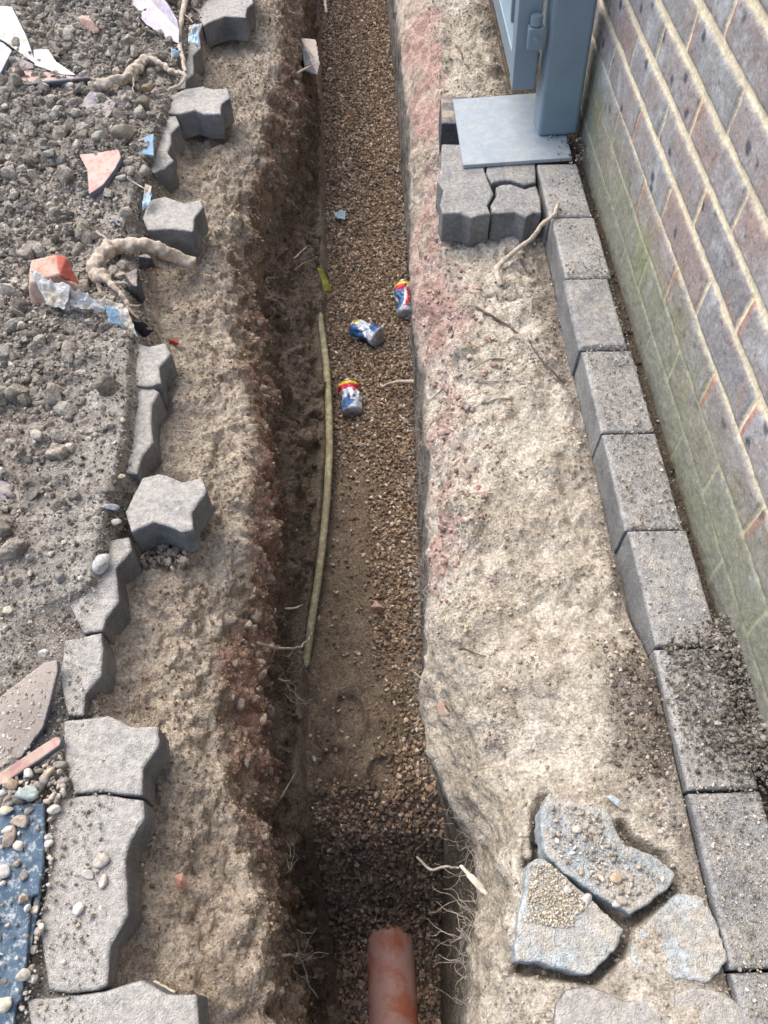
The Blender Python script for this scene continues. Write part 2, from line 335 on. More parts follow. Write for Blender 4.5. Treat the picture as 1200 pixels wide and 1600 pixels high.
base = mixc(base, band(13.5, 16.0, .6)*sst(.0, .45, f1+.4*f2)*.7, lin(188, 176, 156)); base = mixc(base, band(14.2, 16.4, .4)*sst(-.05, .35, -f1+.5*f2)*.65, lin(170, 160, 144))
pinkz = sst(.55, .75, Yg)*sst(3.2, 2.6, Yg)
rb = sst(12.9, 13.15, Ug)*(1-sst(13.8, 14.2, Ug+.5*f2))
base = mixc(base, rb*pinkz*sst(-.25, .25, f1+.6*f2+.05)*.85, lin(188, 150, 138)); base = mixc(base, rb*pinkz*sst(.0, .4, f2)*.7, lin(198, 172, 158))
base = mixc(base, rb*pinkz*sst(1.35, 1.6, Yg)*sst(-.1, .25, f2-f1)*.85, lin(176, 164, 146))
base = mixc(base, rb*sst(.6, .4, Yg)*.7, lin(172, 160, 138))
wet = sst(15.2, 15.7, Ug+.4*f2)*(Ug < 20.5)*sst(.95, 1.3, Yg+.2*f1); base = mixc(base, wet*.75, lin(138, 126, 110))
wet2 = sst(.03, .0, np.abs(Xg-.355-.03*f1)-.03)*sst(.48, .40, Yg)*sst(.22, .30, Yg); base = mixc(base, wet2*.6, lin(104, 94, 82))
base = mixc(base, (Ug > 17)*1.*(Ug < 21), lin(96, 86, 74))
base = mixc(base, sst(.010, .004, grv)*.7, lin(96, 84, 72)); base = mixc(base, bank*crack*.7, lin(90, 78, 66))  # darker colour along the slab grooves and bank cracks
idx = np.arange(R*C).reshape(R, C)
F = np.stack([idx[:-1, :-1], idx[:-1, 1:], idx[1:, 1:], idx[1:, :-1]], -1).reshape(-1, 4)
l_ = (base*np.array([.25, .65, .10])).sum(-1, keepdims=True); base = base*.90+l_*.10
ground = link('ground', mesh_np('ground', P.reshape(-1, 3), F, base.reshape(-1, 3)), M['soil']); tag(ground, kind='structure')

# ---------------------------------------------------------------- scatter of loose stones and crumbs
def ico(sub):
    bm = bmesh.new(); bmesh.ops.create_icosphere(bm, subdivisions=sub, radius=1.0)
    V = np.array([v.co[:] for v in bm.verts]); F_ = np.array([[v.index for v in f.verts] for f in bm.faces]); bm.free(); return V, F_
ICO1, ICO2, ICO3 = ico(1), ico(2), ico(3)
def rock_template(icov, seed, cuts=9, rough=.30):
    r = np.random.default_rng(seed); V = icov[0].copy()
    V *= 1+rough*vn((V*1.3+seed*3.7).astype(np.float32), seed)[:, None]
    for _ in range(cuts):
        n = r.normal(size=3); n /= np.linalg.norm(n); d = r.uniform(.42, .82); s = V@n; V = V-np.where(s > d, s-d, 0)[:, None]*n
    return V
def surf(x, y):
    j = int(np.argmin(np.abs(P[:, C//2, 1]-y))); k = int(np.argmin((P[j, :, 0]-x)**2+1e2*(P[j, :, 2] < -.2))); return float(P[max(0, j-3):j+4, max(0, k-3):k+4, 2].mean())
def lift(pts, clear=.003):
    """raise traced points until they rest on the soil instead of lying inside it"""
    W = [un(*p) for p in pts]; d = np.mean([surf(q_[0], q_[1])-q_[2] for q_ in W])+clear
    d = d if d > 0 else min(0, d+.022)
    return [(p[0], p[1], p[2]+d) for p in pts] if W[0][0] < 0 and max(q_[2] for q_ in W) > -.08 else pts
def in_view(Q, mx=110):
    v = Q-np.array([0, 0, CH]); wd = v@FW; wd = np.where(wd < .05, .05, wd); px = 600+CF*(v@RT)/wd; py = 800-CF*(v@UP)/wd
    return (px > -mx) & (px < 1200+mx) & (py > -mx) & (py < 1600+mx)
dA = np.linalg.norm(np.cross(np.gradient(P, axis=0), np.gradient(P, axis=1)), axis=2)
VIS = in_view(P.reshape(-1, 3)).reshape(R, C)
def pick(weight, n):
    wt = (dA*weight*VIS).ravel(); cs = np.cumsum(wt); k = np.searchsorted(cs, rng.uniform(0, cs[-1], n)); k = np.clip(k, 0, R*C-1)
    return P.reshape(-1, 3)[k], N.reshape(-1, 3)[k]
def scatter(name, Q, NN, size, colors, tmpl, flat=(.5, 1.), sink=.25, label=None, cat=None, mat='stone', smooth=False):
    n = len(Q); T = [rock_template(tmpl, s) for s in range(12)]; Fm = tmpl[1]; nv = len(tmpl[0])
    V = np.zeros((n, nv, 3), np.float32); t = rng.integers(0, 12, n)
    A = rng.normal(size=(n, 3, 3)); Qm, _ = np.linalg.qr(A)
    S = np.stack([rng.uniform(.8, 1.25, n), rng.uniform(.65, 1., n), rng.uniform(flat[0], flat[1], n)], 1)*size[:, None]
    TT = np.stack(T)[t]*S[:, None, :]
    V = np.einsum('nij,nvj->nvi', Qm, TT)+(Q+NN*(size*(.5-sink))[:, None])[:, None, :]+rng.normal(size=(n, 1, 3))*size[:, None, None]*.15
    Fa = (Fm[None]+np.arange(n)[:, None, None]*nv).reshape(-1, 3)
    cc = np.repeat(colors[:, None, :], nv, 1).reshape(-1, 3)
    o = link(name, mesh_np(name, V.reshape(-1, 3), Fa, cc, smooth), M[mat]); tag(o, label, cat, kind='stuff'); return o
def desat(c, a=.12):
    l_ = (c*np.array([.25, .65, .10])).sum(-1, keepdims=True); return c*(1-a)+l_*a*np.array([1., 1., 1.02])
def pal(n, cols, p=None, jit=.12):
    c = desat(np.array([lin(*q) for q in cols])[rng.choice(len(cols), n, p=p)]); return c*rng.uniform(1-jit*2, 1+jit*1.6, (n, 1))
def psize(n, a, b, k=2.2): return a*(1+rng.pareto(k, n)).clip(1, b/a)
GR = [(156, 128, 96), (120, 98, 76), (190, 168, 140), (94, 80, 66), (164, 140, 112), (134, 104, 80), (208, 196, 176)]
gp = [.24, .22, .12, .16, .14, .08, .04]
# trench bottom gravel: sparse over the packed sand on its left side
gw = band(11.0, 12.0, .05)
sandy = sst(11.62, 11.42, Ug+.15*f1)*sst(1.5, 1.0, Yg)*sst(.36, .42, Yg)+.8*sst(.35, .2, ((Xg+.01)**2/.006+(Yg-.5)**2/.02)**.5-.6)*sst(.36, .42, Yg)
gw = gw*(1-.93*np.clip(sandy, 0, 1))*(.55+.45*sst(-.4, .1, f2+f1+.2))
far = sst(1.6, 2.6, Yg)
n = 30000; Q, NN = pick(gw, n)
scatter('gravel', Q, NN, rng.uniform(.0036, .0078, n)*(1+.1*(Q[:, 1] > 2)), pal(n, GR, gp), ICO1, (.45, .9), .2, 'brown and tan gravel covering the bottom of the trench', 'gravel')
n = 2600; Q, NN = pick(band(11.0, 12.0, .05)*sst(.42, .34, Yg), n)
scatter('coarse_gravel', Q, NN, rng.uniform(.005, .011, n), pal(n, [(124, 106, 86), (100, 87, 74), (148, 124, 100), (168, 136, 108), (84, 74, 64), (140, 116, 96)]), ICO1, (.4, .9), .2, 'dark coarse gravel on the slope above the orange pipe', 'gravel')
# heap crumbs
HC = [(174, 166, 152), (158, 150, 138), (186, 176, 160), (140, 134, 124), (196, 188, 172)]
hw = (1-sst(1.75, 2.15, Ug))*sst(-.6, .5, f1+f2+.35+.8*sst(.8, 1.3, Yg))
n = 15000; Q, NN = pick(hw*(.3+sst(.75, 1.2, Yg)), n)
scatter('soil_clods', Q, NN, psize(n, .0040, .019, 2.5), pal(n, HC), ICO2, (.55, 1.), .35, 'grey brown clods of dug soil heaped on the left side', 'soil', 'soil2')
n = 650; Q, NN = pick(hw*(.25+sst(.6, .9, Yg))*(1-sst(1.9, 2.0, Ug)), n)
scatter('large_clods', Q, NN, psize(n, .010, .027, 2.6), pal(n, [(166, 156, 142), (148, 140, 127), (176, 165, 148)]), ICO3, (.55, .95), .45, 'large lumps of dug clay in the left heap', 'soil', 'soil', True)
n = 26000; Q, NN = pick((1-sst(3.0, 3.6, Ug))*(.3+sst(-.5, .4, f2+.2)), n)
scatter('soil_crumbs', Q, NN, psize(n, .0021, .006, 2.6), pal(n, HC+[(190, 178, 158), (104, 94, 84)]), ICO1, (.5, 1.), .25, 'small crumbs of soil and grit over the left heap', 'soil', 'soil2')
n = 26000; Q, NN = pick((band(2.3, 6.5, .3)+.9*band(6.3, 7.3, .2))*(.25+sst(-.1, .35, f2)), n)
cc = pal(n, [(182, 160, 128), (160, 138, 110), (196, 180, 150), (140, 120, 98)]); 
scatter('sand_grit', Q, NN, psize(n, .0012, .0045, 2.4), cc, ICO1, (.5, 1.), .25, 'coarse sand and grit along the left lip of the trench', 'sand', 'soil2')
n = 800; Q, NN = pick(band(6.2, 7.2, .15)*sst(-.2, .2, f1), n)
scatter('hardcore_crumbs', Q, NN, psize(n, .004, .014, 2.0), pal(n, [(168, 146, 130), (154, 134, 118), (172, 154, 134), (142, 126, 110), (180, 164, 144)]), ICO2, (.6, 1.), .6, 'reddish crumbled hardcore in the left side of the trench', 'rubble', 'soil2', True)
n = 2600; Q, NN = pick(band(7.2, 9.2, .15), n)
scatter('dark_soil_crumbs', Q, NN, psize(n, .003, .012, 2.0), pal(n, [(118, 104, 90), (130, 114, 99), (106, 94, 83), (144, 126, 109)]), ICO1, (.5, 1.), .35, 'dark soil lumps in the left trench wall', 'soil', 'soil2', True)
n = 15000; Q, NN = pick(band(13.8, 16.0, .3)*(.15+sst(-.05, .4, f2+.25*sst(15., 15.7, Ug))), n)
scatter('bank_grit', Q, NN, psize(n, .0011, .005, 2.3), pal(n, [(208, 194, 168), (186, 172, 150), (222, 214, 196), (166, 154, 136), (198, 184, 162)]), ICO1, (.5, 1.), .25, 'pale sand grit on the bank right of the trench', 'sand', 'soil2')
n = 420; Q, NN = pick(band(13.2, 14.4, .3)*sst(.5, .7, Yg)*sst(1.6, 1.3, Yg), n)
scatter('pink_crumbs', Q, NN, psize(n, .003, .009, 2.2), pal(n, [(204, 174, 160), (190, 156, 142), (212, 194, 178)]), ICO2, (.6, 1.), .3, 'pinkish crumbs along the right lip of the trench', 'rubble', 'soil2', True)
n = 1500; Q, NN = pick((Ug > 18.5)*(Ug < 20.)*1., n)
scatter('wall_foot_debris', Q, NN, psize(n, .002, .007), pal(n, [(110, 98, 84), (140, 126, 106), (90, 78, 66), (180, 165, 140)]), ICO1, (.5, 1.), .2, 'dark crumbs in the gap between edging blocks and brick wall', 'debris', 'soil2')

# loose soil thrown over two edging blocks beside the wall
def poly_mask(pts, z, Q):
    W = np.array([un(a, b, z)[:2] for a, b in pts]); ins = np.zeros(len(Q), bool); j = len(W)-1
    for i in range(len(W)):
        a, b = W[i], W[j]; cnd = ((a[1] > Q[:, 1]) != (b[1] > Q[:, 1])) & (Q[:, 0] < (b[0]-a[0])*(Q[:, 1]-a[1])/(b[1]-a[1]+1e-12)+a[0]); ins ^= cnd; j = i
    return ins
n = 26000; Q = np.stack([rng.uniform(.40, .535, n), rng.uniform(.15, .56, n), np.zeros(n)], 1)
cov = .5+.5*fbm(Q.astype(np.float32), .05, 3, 7)
ex = sst(.475, .53, Q[:, 0])*1.1+sst(.11, 0, np.hypot((Q[:, 0]-.50)/1., (Q[:, 1]-.36)/1.4))*1.0
ex *= sst(.52, .44, Q[:, 1])*sst(.20, .28, Q[:, 1])
keep = (rng.uniform(0, 1, n) < ex*(.0+.8*cov)); Q = Q[keep]; exk = ex[keep]; Q[:, 2] = .002+rng.uniform(0, 1, len(Q))*.010*np.clip(exk, 0, 1)**1.5
n = len(Q)
scatter('loose_soil', Q, np.tile([0, 0, 1.], (n, 1)), psize(n, .0014, .0058, 2.4), pal(n, [(146, 139, 127), (128, 121, 110), (160, 152, 138), (112, 106, 97), (184, 176, 162)], [.3, .28, .22, .15, .05]), ICO2, (.6, 1.), .3, 'dark crumbly soil spilled over the edging blocks by the wall', 'soil', 'soil2')
n = 420; Q, NN = pick((sst(.05, .02, np.abs(Xg-.36-.02*f1)))*sst(.50, .42, Yg)*sst(.22, .30, Yg)*(Ug < 16), n)
scatter('damp_soil', Q, NN, psize(n, .0016, .006), pal(n, [(128, 118, 106), (108, 98, 88), (150, 136, 118)]), ICO2, (.6, 1.), .3, 'damp dark crumbs between edging block and broken slab', 'soil', 'soil2', True)
# grit lying on pavers and edging
n = 5200; Q = np.stack([rng.uniform(-.62, -.15, n), rng.uniform(-.05, 2.6, n), np.zeros(n)], 1)
xpl = np.interp(Q[:, 1], Y, xp); k = (Q[:, 0] > xpl-.10) & (Q[:, 0] < xpl-.012); Q = Q[k]; Q[:, 2] = .0005
Q2 = np.stack([rng.uniform(.412, .497, 1500), rng.uniform(-.1, 1.62, 1500), np.full(1500, .0008)], 1); Q2 = np.concatenate([Q2, np.stack([rng.uniform(.412, .497, 4200), rng.uniform(-.1, 1.3, 4200)**1., np.full(4200, .0008)], 1)]); Q = np.concatenate([Q, Q2]); Q3 = np.stack([rng.uniform(-.55, -.2, 5200), rng.uniform(-.02, .6, 5200), np.full(5200, .0008)], 1); x3 = np.interp(Q3[:, 1], Y, xp); Q3 = Q3[(Q3[:, 0] < x3-.012) & (Q3[:, 0] > x3-.13)]; Q = np.concatenate([Q, Q3]); n = len(Q)
scatter('paver_grit', Q, np.tile([0, 0, 1.], (n, 1)), psize(n, .0009, .0035), pal(n, [(190, 178, 158), (160, 148, 130), (220, 214, 200)]), ICO1, (.5, 1.), .2, 'sand grit scattered on the paving tops', 'sand', 'soil2')

n = 26000; Q = np.stack([rng.uniform(-.75, -.12, n), rng.uniform(-.05, 2.6, n), np.zeros(n)], 1)
xpl = np.interp(Q[:, 1], Y, xp); cv = np.interp(Q[:, 1], Y, cov0); dd = (Q[:, 0]-(xpl-cv))/np.where(Q[:, 1] < .58, .085, .045)
k = (dd > -1.2) & (rng.uniform(0, 1, n) < np.exp(-np.clip(dd+.1, 0, 9)*2.2)*sst(-.3, .3, fbm(Q.astype(np.float32), .05, 3, 77)+.1)) & (Q[:, 0] < xpl-.008); Q = Q[k]; Q[:, 2] = .003*np.clip(1-dd[k], 0, 2); n = len(Q)
scatter('paver_crumbs', Q, np.tile([0, 0, 1.], (n, 1)), psize(n, .0013, .0055, 2.3), pal(n, [(176, 166, 150), (156, 148, 136), (190, 182, 166), (138, 130, 120)]), ICO1, (.5, 1.), .2, 'pale crumbs of soil half covering the left pavers', 'soil', 'soil2')
n = 500; Q = np.stack([rng.uniform(.40, .52, n), rng.uniform(1.64, 1.95, n), np.full(n, .0105)], 1); Q = Q[rng.uniform(0, 1, n) < sst(.43, .51, Q[:, 0])]; n = len(Q)
scatter('plate_debris', Q, np.tile([0, 0, 1.], (n, 1)), psize(n, .0015, .006, 2.), pal(n, [(120, 108, 94), (150, 138, 120), (190, 182, 168), (96, 84, 74)]), ICO1, (.5, 1.), .2, 'dirt and small stones on the base plate beside the wall', 'debris', 'soil2')

# ---------------------------------------------------------------- blocks, slabs, shards
CL = bpy.data.textures.new('clouds_a', 'CLOUDS'); CL.noise_scale = .03; CL.noise_depth = 3
CL2 = bpy.data.textures.new('clouds_b', 'CLOUDS'); CL2.noise_scale = .007; CL2.noise_depth = 2
def finish(o, vox=.0028, d1=.0022, d2=.0013):
    m = o.modifiers.new('remesh', 'REMESH'); m.mode = 'VOXEL'; m.voxel_size = vox; m.use_smooth_shade = True
    for tx, s in ((CL, d1), (CL2, d2)):
        if s:
            m = o.modifiers.new('wear', 'DISPLACE'); m.texture = tx; m.texture_coords = 'GLOBAL'; m.strength = s; m.mid_level = .5
def prism(name, W, th, mat, ch=.005, parent=None, tilt=(0, 0), nrm=None):
    """thick slab under the polygon W (world points), chamfered top edge"""
    W = np.array(W, float); c = W.mean(0); L = W-c
    area = .5*np.sum(L[:, 0]*np.roll(L[:, 1], -1)-np.roll(L[:, 0], -1)*L[:, 1])
    if area < 0: L = L[::-1].copy()
    L[:, 2] += L[:, 0]*tilt[0]+L[:, 1]*tilt[1]
    k = len(L); e = np.roll(L, -1, 0)-L; e[:, 2] = 0; e /= np.linalg.norm(e, axis=1, keepdims=True)+1e-9
    ne = np.stack([-e[:, 1], e[:, 0], e[:, 2]*0], 1); vn_ = ne+np.roll(ne, 1, 0); vn_ /= np.maximum(np.linalg.norm(vn_, axis=1, keepdims=True), .5)
    dn = np.array([0, 0, -1.]) if nrm is None else -np.array(nrm)
    top = L+vn_*ch; mid = L+dn*ch; bot = L+dn*th
    bm = bmesh.new(); rings = [[bm.verts.new(v) for v in r] for r in (top, mid, bot)]
    bm.faces.new(rings[0])
    for a, b in ((0, 1), (1, 2)):
        for i in range(k):
            j = (i+1) % k; bm.faces.new((rings[a][j], rings[a][i], rings[b][i], rings[b][j]))
    bm.faces.new(rings[2][::-1]); bmesh.ops.recalc_face_normals(bm, faces=bm.faces)
    me = bpy.data.meshes.new(name); bm.to_mesh(me); bm.free()
    o = link(name, me, mat, parent); o.location = c; return o
def ragged(pts, amp, seed):
    r = random.Random(seed); out = []
    for i, p in enumerate(pts):
        q_ = pts[(i+1) % len(pts)]; L = math.hypot(q_[0]-p[0], q_[1]-p[1]); out.append(p); m = int(L/7)
        for k in range(1, m): t = k/m; out.append((p[0]+(q_[0]-p[0])*t+r.uniform(-amp, amp), p[1]+(q_[1]-p[1])*t+r.uniform(-amp, amp)))
    return out
def slab(name, pts, z, th, mat, label, cat, group=None, ch=.003, tilt=(0, 0), vox=.0028, d1=.0020, d2=.0013):
    if name == 'broken_slab': pts = ragged(pts, 2.2, len(pts))
    o = prism(name, [un(a, b, z) for a, b in pts], th, M[mat], ch, None, tilt); finish(o, vox, d1, d2); return tag(o, label, cat, group)
G1 = 'zigzag pavers along the left side of the trench'
zp = [
 ([(258, 50), (300, 40), (318, 34), (311, 52), (314, 74), (301, 87), (303, 100), (302, 115), (290, 125), (290, 137), (262, 142), (250, 100)], -.003, 'paver', 'shadowed scalloped paver edge between the topmost paver and the next jutting one'),
 ([(300, -40), (392, -40), (396, 5), (386, 12), (384, 27), (352, 25), (330, 33), (318, 40), (305, 20)], 0, 'paver', 'grey zigzag paver at the top edge of the photo, left of the trench'),
 ([(262, 150), (290, 138), (318, 134), (334, 139), (356, 137), (360, 152), (346, 162), (345, 178), (320, 178), (305, 172), (280, 178), (262, 176), (240, 175)], .002, 'paver', 'grey zigzag paver sticking out under the gnarled root near the top'),
 ([(235, 185), (275, 180), (281, 195), (267, 208), (268, 222), (262, 238), (272, 250), (258, 262), (240, 270), (225, 262), (222, 210)], -.002, 'paver', 'narrow dusty paver edge between the blue shard and the two jutting pavers'),
 ([(232, 312), (258, 306), (288, 317), (313, 311), (318, 322), (304, 340), (302, 362), (270, 357), (230, 359), (222, 340)], .004, 'paver', 'isolated grey paver jutting out above the thick gnarled root'),
 ([(170, 545), (205, 531), (232, 541), (258, 535), (268, 552), (249, 573), (252, 598), (232, 604), (200, 600), (165, 580)], .002, 'paver', 'dusty paver with dark broken side below the brick and plastic film'),
 ([(165, 600), (235, 602), (249, 612), (238, 632), (236, 660), (240, 690), (222, 712), (214, 740), (190, 740), (150, 700), (150, 640)], -.006, 'paver', 'soil covered paver with curved edge above the large jutting paver'),
 ([(212, 765), (222, 746), (247, 739), (262, 742), (285, 752), (316, 745), (324, 768), (300, 800), (303, 827), (284, 831), (262, 822), (240, 816), (205, 832), (195, 800)], .006, 'paver', 'large clean zigzag paver jutting out beside the pale round stone'),
 ([(120, 850), (202, 838), (206, 860), (181, 888), (184, 915), (186, 940), (165, 968), (162, 985), (130, 990), (100, 930)], -.004, 'paver', 'soil covered paver with scalloped edge beside the pale round stone'),
 ([(100, 1000), (158, 988), (161, 1015), (158, 1055), (133, 1085), (131, 1118), (105, 1118), (92, 1060)], -.002, 'paver', 'narrow grey paver edge right of the dusty roof tile'),
 ([(98, 1125), (130, 1122), (170, 1117), (205, 1134), (247, 1134), (249, 1165), (224, 1200), (223, 1243), (190, 1241), (160, 1236), (115, 1240), (100, 1190)], .003, 'paver', 'broad grey paver beside the pink tile edge'),
 ([(72, 1250), (115, 1244), (160, 1240), (190, 1245), (224, 1249), (226, 1278), (202, 1318), (196, 1345), (199, 1400), (201, 1430), (172, 1480), (168, 1540), (152, 1548), (110, 1552), (75, 1548), (60, 1450), (72, 1380)], -.001, 'paver', 'long grey paver beside the blue board, dotted with pebbles'),
 ([(40, 1560), (110, 1556), (165, 1548), (222, 1530), (262, 1553), (308, 1553), (311, 1600), (300, 1690), (60, 1690)], .001, 'paver', 'grey zigzag paver in the bottom left corner with a clean side'),
]
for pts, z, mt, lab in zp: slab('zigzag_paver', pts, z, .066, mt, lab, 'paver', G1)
# right-hand zigzag pavers by the steel plate
G2 = 'zigzag pavers beside the steel plate'
slab('zigzag_paver', [(690, 225), (755, 225), (757, 266), (772, 302), (762, 320), (767, 334), (752, 335), (737, 340), (722, 333), (692, 333), (687, 320), (693, 297), (683, 283), (689, 260)], 0, .075, 'kerb', 'whole zigzag paver at the corner in front of the steel plate', 'paver', G2)
slab('zigzag_paver', [(760, 240), (836, 240), (838, 284), (820, 288), (800, 281), (785, 281), (768, 285), (760, 270)], -.001, .075, 'kerb', 'short cut paver showing just in front of the steel plate', 'paver', G2)
slab('zigzag_paver', [(775, 292), (785, 287), (800, 287), (820, 294), (838, 290), (845, 310), (846, 333), (835, 331), (822, 339), (805, 331), (780, 333), (769, 331), (766, 320), (776, 305)], -.002, .075, 'kerb', 'small paver between the corner paver and the edging, second from the plate', 'paver', G2)
slab('zigzag_paver', [(688, 150), (730, 150), (735, 193), (690, 192)], -.004, .09, 'dark_paver', 'dark paver half hidden under the left edge of the steel plate', 'paver', G2)
G3 = 'edging blocks along the brick wall'
labs = {-3: 'edging block cut off by the bottom right corner of the photo', -2: 'clean grey edging block beside the buried slab, lower right', -1: 'edging block with rounded side mostly covered by dark spilled soil', 0: 'gritty edging block just above the spilled soil',
 1: 'sand speckled edging block, third one up from the spilled soil end joint at mid height', 2: 'brownish edging block flush with its neighbours, middle of the row', 3: 'raised edging block with a wide sloping left side, right of the dark root', 4: 'purplish edging block right of the pale twig end', 5: 'farthest edging block, right at the steel plate'}
labs[1] = 'sand speckled edging block, the second one above the spilled soil'; labs[0] = 'gritty edging block, the first one above the spilled soil'; labs[2] = 'brownish edging block, the third one above the spilled soil'
for k in range(-3, 6):
    y0 = .447+.2028*k; y1 = y0+.2028-.0035; x0, x1 = .4055, .5005
    dz = {3: .003, 2: -.002, 1: -.002, 0: .002}.get(k, 0); dx = {3: -.006, 2: -.001, 5: -.003, 4: .001, 0: .003}.get(k, 0)
    W = [(x0+dx, y0, dz), (x1+dx, y0, dz), (x1+dx, y1, dz), (x0+dx, y1, dz)]
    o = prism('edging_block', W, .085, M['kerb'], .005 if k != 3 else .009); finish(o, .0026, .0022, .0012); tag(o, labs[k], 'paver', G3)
# broken slabs
G4 = 'broken concrete slabs at the lower right'
slab('broken_slab', [(843, 1290), (845, 1262), (858, 1238), (880, 1243), (905, 1255), (945, 1262), (958, 1275), (965, 1300), (980, 1322), (1020, 1335), (1045, 1352), (1057, 1370), (1045, 1388), (986, 1430), (960, 1415), (930, 1397), (905, 1378), (880, 1362), (862, 1345), (850, 1330)], .008, .045, 'slab', 'largest broken concrete slab, strewn with pebbles', 'slab', G4, .0015, (.0, .0), .0024)
slab('broken_slab', [(822, 1352), (838, 1341), (850, 1342), (868, 1356), (890, 1376), (925, 1405), (950, 1428), (975, 1452), (965, 1480), (945, 1502), (925, 1522), (900, 1522), (870, 1512), (840, 1502), (805, 1503), (806, 1470), (810, 1430), (820, 1395)], .006, .045, 'slab', 'bluish broken slab with a sandy patch, nearest the trench', 'slab', G4, .0015, (0, 0), .0024)
slab('broken_slab', [(1060, 1395), (1095, 1400), (1120, 1440), (1140, 1500), (1110, 1535), (1050, 1530), (1000, 1520), (985, 1495), (992, 1462), (1020, 1430)], -.002, .045, 'slab', 'broken slab half buried in sand beside the edging', 'slab', G4, .0015, (0, 0), .0024)
slab('zigzag_paver', [(868, 1570), (885, 1546), (920, 1540), (948, 1550), (975, 1563), (1005, 1562), (1038, 1556), (1048, 1600), (1050, 1680), (870, 1680), (864, 1610)], -.004, .07, 'paver', 'dusty zigzag paver at the bottom edge below the broken slabs', 'paver', 'pavers at the bottom right')
slab('zigzag_paver', [(1044, 1558), (1080, 1541), (1112, 1545), (1135, 1551), (1160, 1572), (1180, 1585), (1186, 1680), (1056, 1680), (1054, 1600)], -.004, .07, 'paver', 'dusty zigzag paver at the bottom edge beside the last edging block', 'paver', 'pavers at the bottom right')

def hull(name, pts, mat, label=None, cat=None, group=None, vox=.003, d1=.004, d2=.0015, parent=None):
    """solid chunk round pixel-traced corner points (px, py, z)"""
    W = np.array([un(*p) for p in pts]); c = W.mean(0); bm = bmesh.new()
    for v in W-c: bm.verts.new(v)
    r = bmesh.ops.convex_hull(bm, input=bm.verts); bmesh.ops.delete(bm, geom=[g for g in r['geom_interior'] if isinstance(g, bmesh.types.BMVert)], context='VERTS')
    bmesh.ops.recalc_face_normals(bm, faces=bm.faces); me = bpy.data.meshes.new(name); bm.to_mesh(me); bm.free()
    o = link(name, me, M[mat], parent); o.location = c if parent is None else Vector(c)-parent.location; finish(o, vox, d1, d2)
    return tag(o, label, cat, group) if parent is None else o
def shard(name, pts, th, mat, label, cat='tile', group='broken tile pieces on the soil heap', bend=0., edge=None):
    """thin broken plate; each corner has its own height, so the plate can tilt"""
    pts = lift(pts); W = np.array([un(*p) for p in pts]); c = W.mean(0); L = W-c
    U_, S_, Vt = np.linalg.svd(L); nn = Vt[2]*(1 if Vt[2][2] > 0 else -1); a = Vt[0]; b = np.cross(nn, a)
    q2 = np.stack([L@a, L@b], 1)
    bm = bmesh.new()
    if .5*np.sum(q2[:, 0]*np.roll(q2[:, 1], -1)-np.roll(q2[:, 0], -1)*q2[:, 1]) < 0: q2 = q2[::-1]
    top = [bm.verts.new((x, y, 0)) for x, y in q2]; bot = [bm.verts.new((x, y, -th)) for x, y in q2]
    bm.faces.new(top); bm.faces.new(bot[::-1]); k = len(top)
    for i in range(k): j = (i+1) % k; bm.faces.new((top[j], top[i], bot[i], bot[j]))
    bmesh.ops.recalc_face_normals(bm, faces=bm.faces); me = bpy.data.meshes.new(name); bm.to_mesh(me); bm.free()
    o = link(name, me, M[mat]); o.matrix_world = Matrix(((a[0], b[0], nn[0], c[0]), (a[1], b[1], nn[1], c[1]), (a[2], b[2], nn[2], c[2]), (0, 0, 0, 1)))
    m = o.modifiers.new('remesh', 'REMESH'); m.mode = 'VOXEL'; m.voxel_size = max(.0022, th/5); m.use_smooth_shade = True
    m = o.modifiers.new('wear', 'DISPLACE'); m.texture = CL2; m.texture_coords = 'GLOBAL'; m.strength = .0012; m.mid_level = .5
    if bend:
        m = o.modifiers.new('bend', 'SIMPLE_DEFORM'); m.deform_method = 'BEND'; m.deform_axis = 'X'; m.angle = bend
    return tag(o, label, cat, group)
shard('roof_tile', [(-30, 5, .10), (20, 12, .10), (40, 55, .08), (56, 100, .05), (42, 92, .05), (10, 68, .06), (-30, 45, .07)], .013, 'tile_white', 'cream white board piece leaning over the tile pile, top left corner')
shard('roof_tile', [(52, 78, .05), (76, 78, .05), (86, 92, .05), (120, 118, .035), (98, 117, .035), (54, 102, .04)], .010, 'tile_white', 'white pointed triangular tile beside the long thin tile')
shard('roof_tile', [(5, 139, .045), (14, 102, .04), (45, 104, .04), (62, 112, .035), (100, 120, .03), (140, 121, .03), (60, 127, .05), (14, 136, .05)], .008, 'tile_pink', 'flat pink tile behind the long grey tile edge, top left')
hull('roof_tile', lift([(14, 144, .03), (60, 139, .028), (150, 129, .028), (148, 120, .05), (100, 122, .05), (60, 127, .052), (16, 136, .05)], -.001), 'tile_edge', 'long grey tile lying on edge across the heap, pointing at the forked root', 'tile', 'broken tile pieces on the soil heap', vox=.0024, d1=.001, d2=.001)
shard('roof_tile', [(-25, 60, .06), (4, 66, .06), (19, 78, .06), (2, 112, .055), (-25, 150, .05)], .014, 'tile_lilac', 'white glazed tile cut off by the left edge of the photo')
shard('roof_tile', [(15, 84, .05), (50, 98, .05), (54, 108, .04), (40, 108, .04), (15, 100, .04)], .010, 'tile_grey', 'grey slate strip between the cream board and the pink tile')
shard('roof_tile', [(108, 172, .035), (126, 150, .06), (138, 136, .065), (160, 148, .05), (184, 166, .04), (172, 178, .045), (145, 196, .045), (122, 190, .03)], .010, 'tile_grey', 'grey and pink triangular tile half sunk below the long tile')
shard('roof_tile', [(122, 240, .045), (150, 236, .055), (186, 234, .06), (189, 245, .06), (181, 264, .05), (160, 285, .045), (138, 304, .03), (140, 272, .03)], .012, 'tile_pink', 'salmon pink tile with a sharp grey edge in the middle of the heap')
